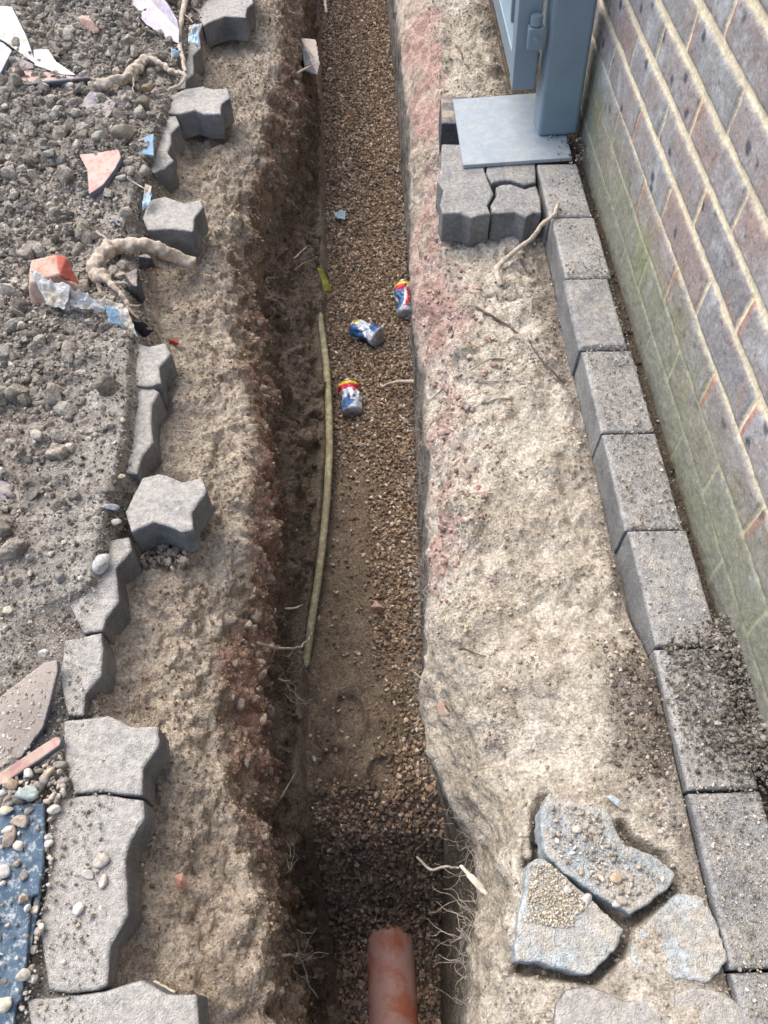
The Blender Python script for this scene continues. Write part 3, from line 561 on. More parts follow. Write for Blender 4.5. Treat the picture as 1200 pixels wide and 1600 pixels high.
shard('blue_shard', [(206, 226, .03), (222, 216, .035), (240, 208, .04), (240, 243, .03), (207, 239, .025)], .008, 'blue_tile', 'small sky blue shard beside the paver edge')
shard('curved_tile', [(190, -30, .085), (245, -15, .085), (268, 12, .08), (280, 35, .07), (278, 66, .055), (260, 60, .05), (232, 42, .045), (205, 16, .05)], .010, 'tile_lilac', 'large curved lilac white tile piece at the top', bend=.7)
shard('curved_tile', [(272, -30, .075), (340, -30, .075), (330, 4, .06), (308, 22, .05), (292, 26, .05), (276, 5, .06)], .012, 'tile_lilac', 'pinkish curved tile piece with dark edge beside the topmost paver', bend=.5)
shard('roof_tile', [(-30, 1110, .028), (20, 1072, .03), (68, 1036, .032), (90, 1030, .034), (91, 1048, .03), (80, 1090, .026), (66, 1136, .022), (34, 1182, .014), (-30, 1220, .006)], .012, 'tile_dusty', 'big dusty roof tile piece at the left edge')
shard('roof_tile', [(-30, 1225, .03), (20, 1192, .034), (84, 1150, .04), (96, 1152, .04), (94, 1164, .038), (60, 1190, .034), (0, 1228, .03), (-30, 1245, .03)], .016, 'tile_pink', 'pink tile strip with a blue grey broken edge at the left edge')
shard('blue_board', [(-40, 1262, .012), (40, 1256, .014), (69, 1254, .014), (68, 1350, .014), (60, 1398, .014), (47, 1400, .013), (44, 1470, .013), (34, 1560, .012), (24, 1570, .012), (18, 1620, .012), (-40, 1640, .01)], .006, 'blue', 'peeling blue painted board in the bottom left corner', 'board', None)
shard('blue_board', [(57, 1385, .006), (64, 1385, .006), (60, 1420, .006), (50, 1470, .006), (36, 1545, .006), (24, 1545, .006)], .005, 'blue', 'narrow second strip of blue board below the larger one', 'board', None)
shard('stone_plate', [(-15, 748, .03), (10, 752, .03), (32, 768, .024), (30, 784, .02), (-15, 786, .02)], .012, 'tile_grey', 'blue grey stone plate at the left edge, mid height', 'stone', None)
shard('pale_chip', [(228, 1530+20, .0065), (240, 1531, .012), (275, 1550, .01), (272, 1557, .008)], .004, 'wood', 'thin cream strip lying on the bottom left paver edge', 'chip', None)
hull('broken_paver', [(195, 428, .05), (215, 418, .055), (206, 446, .05), (214, 448, .055), (228, 466, .0), (222, 480, -.03), (196, 470, -.03), (196, 445, .0)], 'dark_paver', 'dark broken paver corner poking out under the gnarled root', 'paver')
hull('broken_paver', [(212, 400, .03), (238, 404, .03), (245, 420, -.02), (215, 424, -.02), (230, 396, .03)], 'dark_paver', 'dark paver corner in the shadow of the thick root', 'paver')
hull('black_plastic', [(188, 500, .02), (215, 498, .03), (245, 512, .01), (238, 532, -.02), (190, 535, -.03), (186, 520, 0)], 'black', 'black plastic corner under the torn film', 'plastic')
bb = empty('broken_brick', un(85, 450, .03)); tag(bb, 'broken red brick under torn plastic film, with a dusty top', 'brick')
hull('brick_body', [(48, 404, .085), (88, 397, .09), (92, 428, .085), (50, 432, .08), (46, 442, .075), (46, 470, .03), (62, 494, .005), (128, 500, .0), (128, 452, .05), (108, 440, .07), (60, 498, .0)], 'brickpink', parent=bb)
hull('brick_face', [(89, 398, .092), (103, 402, .09), (124, 444, .055), (120, 450, .05), (92, 430, .088), (100, 440, .05), (100, 405, .06)], 'brickred', parent=bb, vox=.002, d1=.002)
hull('brick_lump', [(140, 418, .03), (165, 425, .04), (172, 445, .03), (160, 455, .0), (140, 450, .0), (150, 430, .05)], 'brickpink', 'reddish brown lump beside the broken brick', 'brick')
hull('brick_lump', [(118, 26, .07), (130, 22, .075), (145, 32, .08), (158, 50, .06), (148, 55, .05), (128, 42, .05)], 'brickpink', 'faded pink brick lump in the soil heap near the top', 'brick')
hull('brick_lump', [(262, 530, -.05), (278, 528, -.045), (282, 538, -.05), (272, 543, -.07), (262, 540, -.07)], 'brickred', 'tiny red brick chip on the sand right of the black plastic', 'brick', vox=.0018, d1=.002)
hull('pink_stone', [(270, 1366, -.085), (285, 1362, -.07), (296, 1385, -.08), (284, 1398, -.09), (270, 1392, -.1), (282, 1375, -.06)], 'brickpink', 'pinkish pointed stone on the left sandy lip near the bottom', 'stone', vox=.002, d1=.002)
hull('clay_lump', [(578, 948, -.53), (588, 938, -.52), (602, 950, -.53), (600, 958, -.55), (582, 960, -.55), (590, 948, -.515)], 'brickpink', 'pinkish clay lump on the trench bottom', 'stone', vox=.002, d1=.002)
hull('sunk_stone', [(748, 1195, -.13), (765, 1188, -.115), (780, 1205, -.115), (775, 1225, -.14), (752, 1212, -.15)], 'slab', 'grey flat stone sticking out of the right bank edge', 'stone', vox=.002, d1=.002)
hull('sunk_stone', [(680, 1094, -.16), (690, 1090, -.14), (705, 1115, -.14), (700, 1130, -.17), (684, 1118, -.17)], 'brickpink', 'brown stone chip in the right lip of the trench', 'stone', vox=.002, d1=.002)
hull('brick_splinter', [(910, 1042, -.062), (920, 1040, -.06), (924, 1075, -.062), (914, 1085, -.07), (910, 1060, -.058)], 'brickpink', 'narrow pinkish brown splinter on the right bank', 'brick', vox=.0018, d1=.001)
hull('clay_stub', [(470, 60, -.22), (494, 62, -.2), (500, 100, -.2), (496, 118, -.22), (476, 112, -.26), (478, 60, -.3), (490, 120, -.32)], 'tile_dusty', 'pale clay lump jutting from the left trench wall near the top', 'stone')
hull('clay_lump', [(165, 335, .03), (185, 332, .04), (200, 345, .04), (190, 362, .02), (160, 355, .01)], 'tile_dusty', 'rounded clay lump on the heap left of the isolated paver', 'stone')

# ---------------------------------------------------------------- pebbles that stand out
def pebble(px, py, z, r, col, label, asp=(1., .8, .6), rot=0., cat='stone'):
    col = [c*.86 for c in col]; r *= .82
    V = rock_template(ICO3, random.randint(0, 9999), 3, .16)*np.array(asp)*r
    me = mesh_np('pebble', V, ICO3[1], np.tile(lin(*col), (len(V), 1)), True)
    if un(px, py, z)[0] < -.2 and z >= 0:
        for _ in range(3): q_ = un(px, py, z); z = max(z, surf(q_[0], q_[1]))
    o = link('pebble', me, M['stone']); o.location = un(px, py, z+r*asp[2]*.5); o.rotation_euler = (random.uniform(-.2, .2), random.uniform(-.2, .2), rot); return tag(o, label, cat, 'loose pebbles')
for a in [
 (158, 881, .0, .022, (205, 204, 198), 'large pale rounded stone beside the scalloped paver', (1., .72, .6), 1.2),
 (182, 816, .005, .011, (196, 192, 186), 'pale pebble just left of the large jutting paver'),
 (172, 793, .01, .017, (168, 168, 176), 'blue grey flat stone above the pale pebble by the jutting paver', (1., .45, .4), .1),
 (190, 745, .01, .008, (222, 210, 178), 'small cream pebble above the jutting paver'),
 (12, 953, .01, .009, (224, 214, 186), 'round cream pebble near the left edge'),
 (68, 1021, .01, .010, (205, 200, 188), 'pale pebble just above the dusty roof tile'),
 (42, 1240, .02, .017, (182, 192, 186), 'pale green grey stone between pink tile strip and blue board', (1., .8, .7), .4),
 (10, 1266, .016, .010, (226, 214, 186), 'cream pebble at the top of the blue board'),
 (84, 1264, .006, .010, (226, 220, 206), 'white pebble in the gap right of the blue board'),
 (121, 1422, .0, .012, (226, 220, 206), 'largest white pebble on the long paver', (1., .6, .5), .9),
 (160, 1423, .0, .009, (214, 208, 198), 'small white flake on the long paver, right of the white pebble', (1., .5, .4), -1.),
 (161, 1378, .0, .010, (214, 200, 186), 'pointed pinkish chip on the long paver', (1., .6, .5), 1.4),
 (137, 1366, .0, .011, (204, 196, 182), 'buff flat chip on the long paver above the pointed chip', (1., .6, .4), -.4),
 (158, 1345, .0, .013, (196, 188, 174), 'buff rounded stone near the top of the long paver', (1., .8, .5), .5),
 (8, 1568, .013, .013, (226, 216, 192), 'cream pebble on the blue board near the bottom'),
 (6, 1362, .014, .012, (220, 214, 202), 'white pebble on the blue board at the left edge'),
 (15, 1308, .014, .017, (180, 164, 146), 'brown oblong stone on the blue board', (1., .5, .5), 1.5),
 (30, 1285, .014, .014, (190, 176, 156), 'buff stone on the upper part of the blue board'),
 (36, 1523, .013, .010, (205, 196, 178), 'buff pebble near the right edge of the lower blue board'),
 (228, 239+3, .02, .001+.011, (206, 202, 194), 'grey pebble beneath the blue shard'),
 (205, 268, .03, .018, (182, 168, 156), 'left one of two brown rounded pebbles left of the narrow paver edge', (1., .7, .7), 1.4),
 (226, 266, .03, .018, (186, 174, 164), 'right one of two brown rounded pebbles left of the narrow paver edge', (1., .75, .7), .9),
 (190, 277, .03, .015, (176, 172, 160), 'grey rounded pebble below the salmon tile'),
 (155, 212, .04, .021, (178, 172, 158), 'pale rounded stone below the triangular tile'),
 (192, 208, .035, .032, (158, 148, 130), 'largest brown clod stone left of the blue shard', (1., .85, .8), .5),
 (230, 137, .04, .018, (150, 132, 100), 'yellowish brown stone under the fork of the upper root'),
 (222, 162, .03, .026, (140, 130, 112), 'brown stone below the fork of the upper root', (1., .8, .8), 1.2),
 (76, 241, .035, .016, (172, 168, 156), 'smooth grey pebble left of the salmon tile'),
 (275, 482, -.05, .010, (196, 172, 158), 'pinkish angular stone on the sand right of the dark paver corner', (1., .7, .6), .3),
 (785, 655, -.085, .010, (214, 176, 164), 'pink stone cluster piece on the right bank'),
 (690, 675, -.14, .014, (206, 182, 168), 'rounded pinkish lump on the right lip below the dark roots'),
 (962, 1408+3, .006, .008, (214, 206, 196), 'pale pebble wedged at the edge of the upper broken slab'),
 (917, 1404, .004, .009, (214, 206, 200), 'pale pinkish pebble in the crack between the two broken slabs'),
 (995, 1231, -.015, .015, (212, 192, 182), 'flat pale pink stone above the broken slabs', (1., .8, .35), .4),
 (1044, 1435, -.006, .008, (216, 216, 212), 'white pebble on the half buried slab'),
 (962, 1372, .008, .010, (206, 184, 152), 'buff pebble on the largest broken slab'),
 (902, 1296, .008, .008, (198, 192, 178), 'grey pebble high on the largest broken slab'),
 (888, 1390, .007, .007, (220, 214, 200), 'white pebble on the sandy patch of the bluish slab'),
 (545, 175+8, -.555, .010, (205, 130, 100), 'orange brick chip on the gravel near the top'),
]:
    pebble(*a)
n = 420; Q = []; cc = []
def scat_poly(name, pts, z, n, s0, s1, cols, label, cat='pebbles'):
    W = np.array([un(a, b, z)[:2] for a, b in pts]); Q = rng.uniform(W.min(0), W.max(0), (n*4, 2)); Q = Q[poly_mask(pts, z, Q)][:n]; Q = np.concatenate([Q, np.full((len(Q), 1), z)], 1)
    return scatter(name, Q, np.tile([0, 0, 1.], (len(Q), 1)), psize(len(Q), s0, s1, 2.), pal(len(Q), cols), ICO2, (.5, .9), .15, label, cat, 'stone', True)
PC = [(190, 180, 162), (168, 156, 138), (150, 142, 130), (184, 162, 136), (206, 202, 192), (134, 126, 116)]
scat_poly('small_pebbles', [(-30, 1262), (66, 1262), (62, 1390), (30, 1560), (-30, 1600)], .015, 60, .0025, .009, PC, 'assorted small pebbles on the blue board')
scat_poly('small_pebbles', [(-30, 1240), (95, 1180), (105, 1250), (60, 1262), (-30, 1262)], .008, 130, .003, .010, PC+[(130, 122, 110)], 'pebbles in the gap above the blue board')
scat_poly('small_pebbles', [(70, 1260), (90, 1300), (60, 1500), (40, 1590), (30, 1590), (50, 1450)], .004, 90, .002, .007, PC, 'pebbles between blue board and long paver')
scat_poly('small_pebbles', [(860, 1250), (940, 1270), (970, 1330), (1040, 1370), (980, 1420), (860, 1330)], .009, 420, .0011, .0045, PC, 'grit and pebbles on the largest broken slab')
scat_poly('small_pebbles', [(830, 1350), (860, 1350), (920, 1410), (890, 1450), (820, 1440)], .007, 1500, .0008, .0022, [(188, 176, 152), (170, 158, 136), (204, 194, 172)], 'sandy grit on the bluish broken slab', 'sand')
scat_poly('small_pebbles', [(950, 1210), (1050, 1190), (1075, 1300), (1000, 1320), (960, 1262)], -.016, 500, .0014, .0055, PC+[(150, 140, 128), (120, 112, 104)], 'pebbles above the broken slabs')
scat_poly('tile_dust', [(-20, 1105), (66, 1040), (86, 1045), (64, 1130), (30, 1175), (-20, 1200)], .033, 420, .0009, .0032, [(176, 166, 150), (158, 148, 134), (196, 188, 172)], 'grit lying on the dusty roof tile', 'sand')
scat_poly('small_pebbles', [(215, 835), (280, 832), (310, 850), (290, 890), (220, 885)], -.066, 260, .003, .008, [(130, 120, 106), (160, 148, 130), (110, 100, 90)], 'dark grit under the large jutting paver')

# ---------------------------------------------------------------- roots, twigs, cable
def tube(name, pts, r0, r1, mat, wob=.0, seed=0, seg=8, step=.006, knob=0., world=False, parent=None):
    if not world:
        np_ = []
        for a, b, z in pts:
            q_ = un(a, b, z)
            if q_[0] < -.2 and z >= 0: sz = max(surf(q_[0], q_[1]), .002); z = min(max(z, sz+.3*r0), sz+.028)
            np_.append((a, b, z))
        pts = np_
    W = np.array(pts if world else [un(*p) for p in pts], float)
    d = np.r_[0, np.cumsum(np.linalg.norm(np.diff(W, axis=0), axis=1))]; n = max(6, int(d[-1]/step)); t = np.linspace(0, d[-1], n)
    Cc = np.stack([np.interp(t, d, W[:, k]) for k in range(3)], 1)
    for _ in range(3): Cc[1:-1] = (Cc[:-2]+2*Cc[1:-1]+Cc[2:])/4
    if wob: Cc += np.stack([fbm(Cc.astype(np.float32), .03, 2, seed+k) for k in range(3)], 1)*wob
    T = np.gradient(Cc, axis=0); T /= np.linalg.norm(T, axis=1, keepdims=True)+1e-9
    A = np.cross(T, [.13, .21, .97]); A /= np.linalg.norm(A, axis=1, keepdims=True)+1e-9; B = np.cross(T, A)
    rr = np.linspace(r0, r1, n); rr[0] *= .6; rr[-1] *= .4
    an = np.linspace(0, 2*math.pi, seg, endpoint=False); ring = A[:, None]*np.cos(an)[None, :, None]+B[:, None]*np.sin(an)[None, :, None]
    V = Cc[:, None]+ring*rr[:, None, None]
    if knob: V = Cc[:, None]+ring*(rr[:, None]*(1+knob*fbm(V.astype(np.float32), r0*1.1, 2, seed+9)*2))[..., None]
    i = np.arange(n-1)[:, None]*seg; j = np.arange(seg)[None]; j2 = (j+1) % seg
    F_ = np.stack([i+j, i+j2, i+seg+j2, i+seg+j], -1).reshape(-1, 4)
    V = V.reshape(-1, 3); c = V.mean(0)
    o = link(name, mesh_np(name, V-c, F_, None, True), M[mat], parent); o.location = c if parent is None else Vector(c)-parent.location
    return o
def multi(name, label, cat, chains, mat, **kw):
    e = empty(name, un(*chains[0][0][0])); tag(e, label, cat, kw.pop('group', None))
    for k, (pts, r0, r1) in enumerate(chains): tube('root_stem' if k == 0 else 'branch', pts, r0, r1, mat, seed=k*7+len(label), parent=e, **kw)
    return e
multi('tree_root', 'thick gnarled root arching over the sand beside the broken brick', 'root', [
 ([(304, 412, -.05), (275, 402, -.03), (245, 388, .0), (215, 382, .02), (185, 384, .03), (170, 383, .04), (158, 400, .045), (145, 418, .045), (150, 432, .04), (168, 436, .035)], .013, .0135),
 ([(160, 430, .045), (175, 445, .045), (188, 458, .04), (198, 475, .03), (208, 488, .02), (214, 497, .01)], .0075, .003),
 ([(150, 432, .04), (156, 450, .03), (162, 462, .01)], .005, .004),
 ([(178, 442, .045), (195, 442, .045), (208, 448, .04), (214, 438, .04), (208, 428, .045), (212, 422, .045)], .0028, .0018),
 ([(200, 478, .03), (212, 478, .028), (217, 477, .025)], .003, .001),
 ([(172, 383, .045), (160, 368, .05), (150, 360, .055)], .003, .001),
 ([(265, 412, -.03), (270, 428, -.04), (285, 432, -.045)], .002, .001)], 'root', knob=.33, wob=.006, seg=18, step=.002)
multi('tree_root', 'forked knobbly root lying above the second jutting paver', 'root', [
 ([(150, 134, .05), (170, 128, .06), (195, 124, .065), (212, 110, .075), (224, 96, .08), (234, 92, .08)], .012, .013),
 ([(234, 92, .08), (248, 100, .075), (266, 109, .06), (287, 114, .04), (288, 122, .03), (280, 134, .02), (262, 142, .02)], .008, .003),
 ([(210, 122, .06), (208, 138, .05), (212, 148, .04)], .003, .001),
 ([(262, 142, .02), (250, 132, .03), (240, 125, .04)], .0022, .001)], 'root', knob=.33, wob=.006, seg=18, step=.002)
multi('tree_root', 'smooth pale root hanging down between the two curved tiles', 'root', [
 ([(292, -20, .10), (288, 8, .09), (284, 30, .08), (279, 55, .07), (281, 75, .06), (287, 95, .05), (289, 112, .045)], .009, .005),
 ([(288, 22, .085), (296, 28, .08), (301, 36, .07)], .003, .001)], 'root', knob=.12, wob=.003, seg=12, step=.004)
tag(tube('twig', [(874, 316, .012), (867, 334, .010), (846, 350, .004), (833, 372, -.02), (806, 392, -.05), (786, 408, -.06), (777, 418, -.062), (778, 434, -.068), (783, 446, -.07)], .004, .0065, 'root', .003, 3, 12, .004, .2), 'pale crooked twig leaning on the edging blocks by the small paver', 'twig')
shard('wood_strip', [(715, 1353, -.160), (723, 1350, -.160), (746, 1373, -.163), (771, 1402, -.17), (767, 1410, -.17), (740, 1383, -.165)], .0025, 'wood', 'flat white wooden strip caught in roots at the right lip', 'wood', None)
tag(tube('root_stub', [(650, 538, -.44), (656, 562, -.42), (662, 586, -.38)], .012, .008, 'darkroot', .002, 5, 10, .004, .15), 'thick grey root stub against the right trench wall', 'root')
tag(tube('root', [(596, 606, -.548), (607, 600, -.53), (625, 596, -.50), (645, 596, -.47), (664, 600, -.42)], .003, .0075, 'root', .001, 6, 10, .005), 'pale arched root above the gravel, right of the lowest can', 'root')
tag(tube('root', [(594, 600, -.55), (600, 606, -.548), (606, 611, -.548)], .003, .002, 'wood', .001, 6), 'tiny white root piece on gravel between can and arched root', 'root')
tag(tube('root', [(506, -20, -.30), (509, 20, -.33), (506, 40, -.38), (499, 55, -.42)], .007, .003, 'root', .004, 8), 'pale root hanging at the top of the left trench wall', 'root')
tag(tube('root', [(463, 116, -.2), (475, 108, -.2), (487, 103, -.2)], .004, .003, 'root', .001, 8), 'short pale stick poking from the upper left trench wall', 'root')
tag(tube('root', [(398, 1005, -.13), (420, 1010, -.17), (445, 1014, -.22), (470, 1013, -.28), (482, 1003, -.32), (488, 985, -.36)], .0026, .0014, 'hair', .004, 11), 'longest white root reaching from the left wall to the yellow conduit', 'root')
tag(tube('root', [(445, 950, -.26), (460, 952, -.27), (474, 945, -.27)], .0026, .0014, 'hair', .002, 12), 'short curved white root in the dark left wall', 'root')
tag(tube('root', [(430, 1256, -.34), (448, 1232, -.36), (460, 1206, -.38)], .0026, .0012, 'hair', .003, 13), 'straight pale root low in the left trench wall', 'root')
tag(tube('root', [(434, 1061, -.3), (446, 1066, -.31), (453, 1062, -.31)], .002, .001, 'hair', .002, 14), 'tiny white root in the left wall below the conduit end', 'root')
tag(tube('root', [(410, 1525, -.2), (445, 1560, -.3), (470, 1580, -.4), (490, 1600, -.45)], .004, .002, 'darkroot', .006, 15), 'dark root crossing the left wall of the pit beside the pipe', 'root')
tag(tube('root', [(437, 1495, -.2), (470, 1490, -.3), (478, 1530, -.35), (495, 1560, -.4)], .0022, .001, 'hair', .006, 16), 'thin looping root left of the orange pipe', 'root')
tag(tube('root', [(652, 1338, -.32), (674, 1360, -.33), (700, 1352, -.3), (718, 1357, -.22)], .0024, .0018, 'hair', .003, 17), 'thin pale root joining the white wooden strip', 'root')
tag(tube('root', [(460, 404, -.3), (480, 385, -.35), (492, 405, -.4), (474, 412, -.4), (462, 420, -.38)], .0022, .001, 'hair', .004, 18), 'thin looping root in the dark wall left of the yellow leaf', 'root')
tag(tube('root', [(648, 1050, -.3), (660, 1062, -.3), (676, 1056, -.25), (682, 1050, -.2)], .0024, .0012, 'hair', .002, 19), 'white curved root at the grey right wall, lower middle', 'root')
def bankz(px, py):
    Q = un(px, py, -.09); j = np.argmin((Yg[:, 0]-Q[1])**2); row = P[j]; k = np.argmin((row[:, 0]-Q[0])**2+1e3*(U < 12.9)); return row[k, 2]
def surf_root(pts, r0, r1, mat, label, seed):
    tag(tube('root', [(a, b, bankz(a, b)+.001) for a, b in pts], r0, r1, mat, .004, seed), label, 'root', 'roots creeping over the right bank')
surf_root([(742, 478), (770, 495), (800, 512), (830, 540), (862, 582), (880, 598)], .003, .0016, 'darkroot', 'dark root running down the bank toward the raised edging block', 21)
surf_root([(722, 495), (706, 525), (694, 548), (684, 575), (676, 590)], .0026, .0016, 'darkroot', 'dark root forking over the pink lip below the top can', 22)
surf_root([(862, 558), (820, 562), (770, 560), (735, 578), (700, 600), (668, 628)], .0022, .0014, 'hair', 'long grey root crossing the bank into the trench', 23)
surf_root([(800, 622), (770, 622), (735, 640), (700, 655), (672, 668)], .002, .0012, 'hair', 'grey root below the long one, ending at the pinkish lump', 24)
surf_root([(822, 600), (780, 595), (740, 598), (700, 625)], .0016, .001, 'hair', 'faint grey root between the two longer grey roots', 25)
surf_root([(690, 1055+5), (720, 1010), (742, 1022), (770, 1030)], .0016, .001, 'darkroot', 'thin dark root in the crack of the lower right bank', 26)
surf_root([(712, 50+20), (722, 85), (726, 100), (735, 108)], .003, .0018, 'darkroot', 'short dark root on the bank near the gate', 27)
surf_root([(1012, 1122), (1030, 1150), (1048, 1180)], .0014, .001, 'hair', 'fine straw root beside the soil covered edging block', 28)
# hair roots out of both trench walls
def hair_bundle(name, spots, label, side):
    parts = []; r = np.random.default_rng(len(name)+len(spots))
    for (px, py, z, n, L) in spots:
        o0 = un(px, py, z)
        for _ in range(n):
            p = o0+r.normal(size=3)*[.004, .02, .025]; d = np.array([-side*r.uniform(.3, 1), r.normal()*.8, r.normal()*.45-.25]); d /= np.linalg.norm(d)
            Lk = L*r.uniform(.35, 1.1); m = 9; pts = [p]
            for k in range(m):
                d = d+r.normal(size=3)*.42+[0, 0, -.06]; d /= np.linalg.norm(d); p = p+d*Lk/m; pts.append(p)
            parts.append((np.array(pts), r.uniform(.0003, .0008)))
    VV, FF, off = [], [], 0
    an = np.linspace(0, 2*math.pi, 5, endpoint=False)
    for pts, rad in parts:
        T = np.gradient(pts, axis=0); T /= np.linalg.norm(T, axis=1, keepdims=True); A = np.cross(T, [.1, .2, .97]); A /= np.linalg.norm(A, axis=1, keepdims=True)+1e-9; B = np.cross(T, A)
        rr = np.linspace(rad, rad*.4, len(pts)); V = pts[:, None]+(A[:, None]*np.cos(an)[None, :, None]+B[:, None]*np.sin(an)[None, :, None])*rr[:, None, None]
        i = np.arange(len(pts)-1)[:, None]*5; j = np.arange(5)[None]; j2 = (j+1) % 5
        FF.append(np.stack([i+j, i+j2, i+5+j2, i+5+j], -1).reshape(-1, 4)+off); VV.append(V.reshape(-1, 3)); off += len(V)*5
    o = link(name, mesh_np(name, np.concatenate(VV), np.concatenate(FF)), M['hair']); tag(o, label, 'roots', kind='stuff')
hair_bundle('hair_roots', [(640, 170, -.3, 14, .10), (655, 355, -.2, 12, .09), (660, 500, -.35, 20, .12), (655, 560, -.4, 18, .12), (668, 640, -.3, 22, .11), (662, 690, -.3, 12, .08), (660, 760, -.3, 14, .08), (668, 850, -.25, 10, .07),
 (662, 900, -.3, 6, .06), (668, 965, -.2, 12, .06), (675, 1095, -.2, 12, .06), (690, 1200, -.3, 8, .07), (735, 1290, -.25, 16, .09), (745, 1340, -.25, 14, .08), (745, 1430, -.22, 18, .08), (730, 1465, -.25, 16, .08), (735, 1530, -.25, 14, .08), (640, 20, -.3, 8, .1)], 'tangle of fine grey roots hanging from the right trench wall', 1)
hair_bundle('fine_hair_roots', [(470, 1020, -.4, 10, .08), (450, 1070, -.35, 8, .07), (430, 1140, -.35, 5, .06), (420, 460, -.25, 8, .08), (430, 700, -.3, 6, .06), (430, 880, -.3, 6, .06), (460, 1500, -.4, 14, .08), (450, 1350, -.35, 5, .06), (500, 480, -.4, 4, .06)], 'sparse fine white roots in the dark left trench wall', -1)
# conduit and pipe
tag(tube('conduit', [(499, 490, -.528), (503, 520, -.526), (510, 570, -.521), (514, 640, -.518), (515, 700, -.518), (511, 780, -.518), (504, 850, -.518), (495, 920, -.518), (486, 975, -.521), (481, 1015, -.528), (476, 1045, -.54)], .0105, .0085, 'conduit', 0, 1, 16, .008), 'yellow plastic conduit curving along the left foot of the trench', 'pipe')
def lathe(name, prof, axis_y, mat, seg=48, parent=None, col=None):
    """profile (r, t) turned round the local Y axis"""
    an = np.linspace(0, 2*math.pi, seg, endpoint=False); prof = np.array(prof); n = len(prof)
    V = np.stack([prof[:, 0:1]*np.cos(an)[None], np.repeat(prof[:, 1:2], seg, 1), prof[:, 0:1]*np.sin(an)[None]], 2)
    return V, n, seg, an
def grid_faces(n, seg):
    i = np.arange(n-1)[:, None]*seg; j = np.arange(seg)[None]; j2 = (j+1) % seg
    return np.stack([i+j, i+seg+j, i+seg+j2, i+j2], -1).reshape(-1, 4)
pc = un(612, 1520, -.93); pr_ = .055
V, n_, s_, an = lathe('', [(.046, -.9), (pr_-.0006, -.9), (pr_, -.895), (pr_, -.3), (pr_, 0.06), (pr_, .075), (pr_-.006, .088), (.046, .088), (.046, .0)], 1, None, 64)
pe = empty('drain_pipe', (pc[0], .105, -.985)); tag(pe, 'orange brown plastic drain pipe emerging from the gravel at the bottom of the pit', 'pipe'); pe.rotation_euler = (0, 0, .02)
link('pipe_body', mesh_np('pipe_body', V.reshape(-1, 3), grid_faces(n_, s_)), M['pipe'], pe)

# ---------------------------------------------------------------- crushed drink cans
def can(px, py, z, rz, L, r, seed, label, crush=.3, flip=1, roll=0., scheme=0):
    prof = [(.2, -.5), (.7, -.495), (.82, -.48), (1., -.44)]+[(1., t) for t in np.linspace(-.42, .38, 34)]+[(.93, .42), (.82, .46), (.74, .48), (.72, .485), (.74, .495)]
    prof = [(a*r, b*L) for a, b in prof]
    V, n_, sg, an = lathe('', prof, 1, None, 48)
    X_, Y_, Z_ = V[..., 0].copy(), V[..., 1].copy(), V[..., 2].copy(); t = Y_/L
    Q = np.stack([X_, Y_, Z_], -1).astype(np.float32)
    f = 1-np.abs(fbm(Q, .030, 2, seed))*3.0; g = fbm(Q, .03, 2, seed+3)
    mid = np.exp(-(t/.33)**4)
    sc = 1-crush*mid*(.45+.55*g)-.24*np.clip(f, 0, 1)*(.25+.75*mid); X_ *= sc; Z_ *= sc*(1-.25*mid*crush*2); X_ += .005*np.sin(t*6+seed)*mid; X_ *= 1.08; Z_ *= .9
    V = np.stack([X_, Y_, Z_], -1); a = np.repeat(an[None]+roll, n_, 0)
    silver, blue, redc, yel, wht = lin(206, 214, 222), lin(58, 100, 150), lin(196, 36, 62), lin(230, 205, 60), lin(228, 230, 234)
    up = ((a-math.pi/2+math.pi) % (2*math.pi))-math.pi; bl = fbm(Q, .03, 2, seed+6)
    patch = (np.sin(a*2+t*5)+bl*1.2) > .1; c = np.where(patch[..., None], silver, blue)
    put = lambda c, m, k: np.where(m[..., None], k, c)
    if scheme == 0:
        c = put(c, np.abs(up) < 1.5, blue); c = put(c, (t > .20) & (t < .36) & (np.abs(up) < 1.3), redc); c = put(c, np.abs(up+.15+t*1.6) < .26, redc); c = put(c, np.abs(up-.25+t*1.6) < .13, wht); c = put(c, t < -.36, silver*.6)
    elif scheme == 1:
        c = put(c, np.abs(up+t*2) < .2, wht)
    else:
        c = put(c, (np.abs(up) < 1.1) & (t > -.16) & (t < .22), wht); c = put(c, (t >= .2) & (t < .36), redc); c = put(c, (np.abs(up-.5) < .16) & (np.abs(t-.12) < .05), redc); c = put(c, (np.abs(up+.1) < .4) & (np.abs(t+.02) < .012), redc*.8); c = put(c, (np.abs(up-.7) < .14) & (np.abs(t+.08) < .04), blue)
    c = put(c, (t > .35) & (np.abs(up) < 2.4), yel); c = put(c, t < -.43, silver*.7)
    c = c*(1-.15*sst(.0, .5, fbm(Q, .012, 3, seed+12)))[..., None]
    e = empty('drink_can', un(px, py, z)); tag(e, label, 'can', 'crushed drink cans in the trench')
    e.rotation_euler = (flip*.12, 0, rz)
    link('can_body', mesh_np('can_body', V.reshape(-1, 3), grid_faces(n_, sg), c.reshape(-1, 3)), M['can'], e)
    V2, n2, s2, _ = lathe('', [(r*.01, .47*L), (r*.45, .472*L), (r*.66, .47*L), (r*.70, .495*L), (r*.77, .50*L), (r*.75, .485*L)], 1, None, 40)
    link('can_lid', mesh_np('can_lid', V2.reshape(-1, 3), grid_faces(n2, s2)), M['alu'], e)
    V2, n2, s2, _ = lathe('', [(r*.02, -.478*L), (r*.5, -.482*L), (r*.72, -.503*L), (r*.80, -.487*L)], 1, None, 40)
    link('can_base', mesh_np('can_base', V2.reshape(-1, 3), grid_faces(n2, s2)), M['alu'], e)
can(632, 468, -.53, .02, .122, .027, 3, 'crushed blue can with red streak, standing against the right wall, farthest of three', .05, 1, .3)
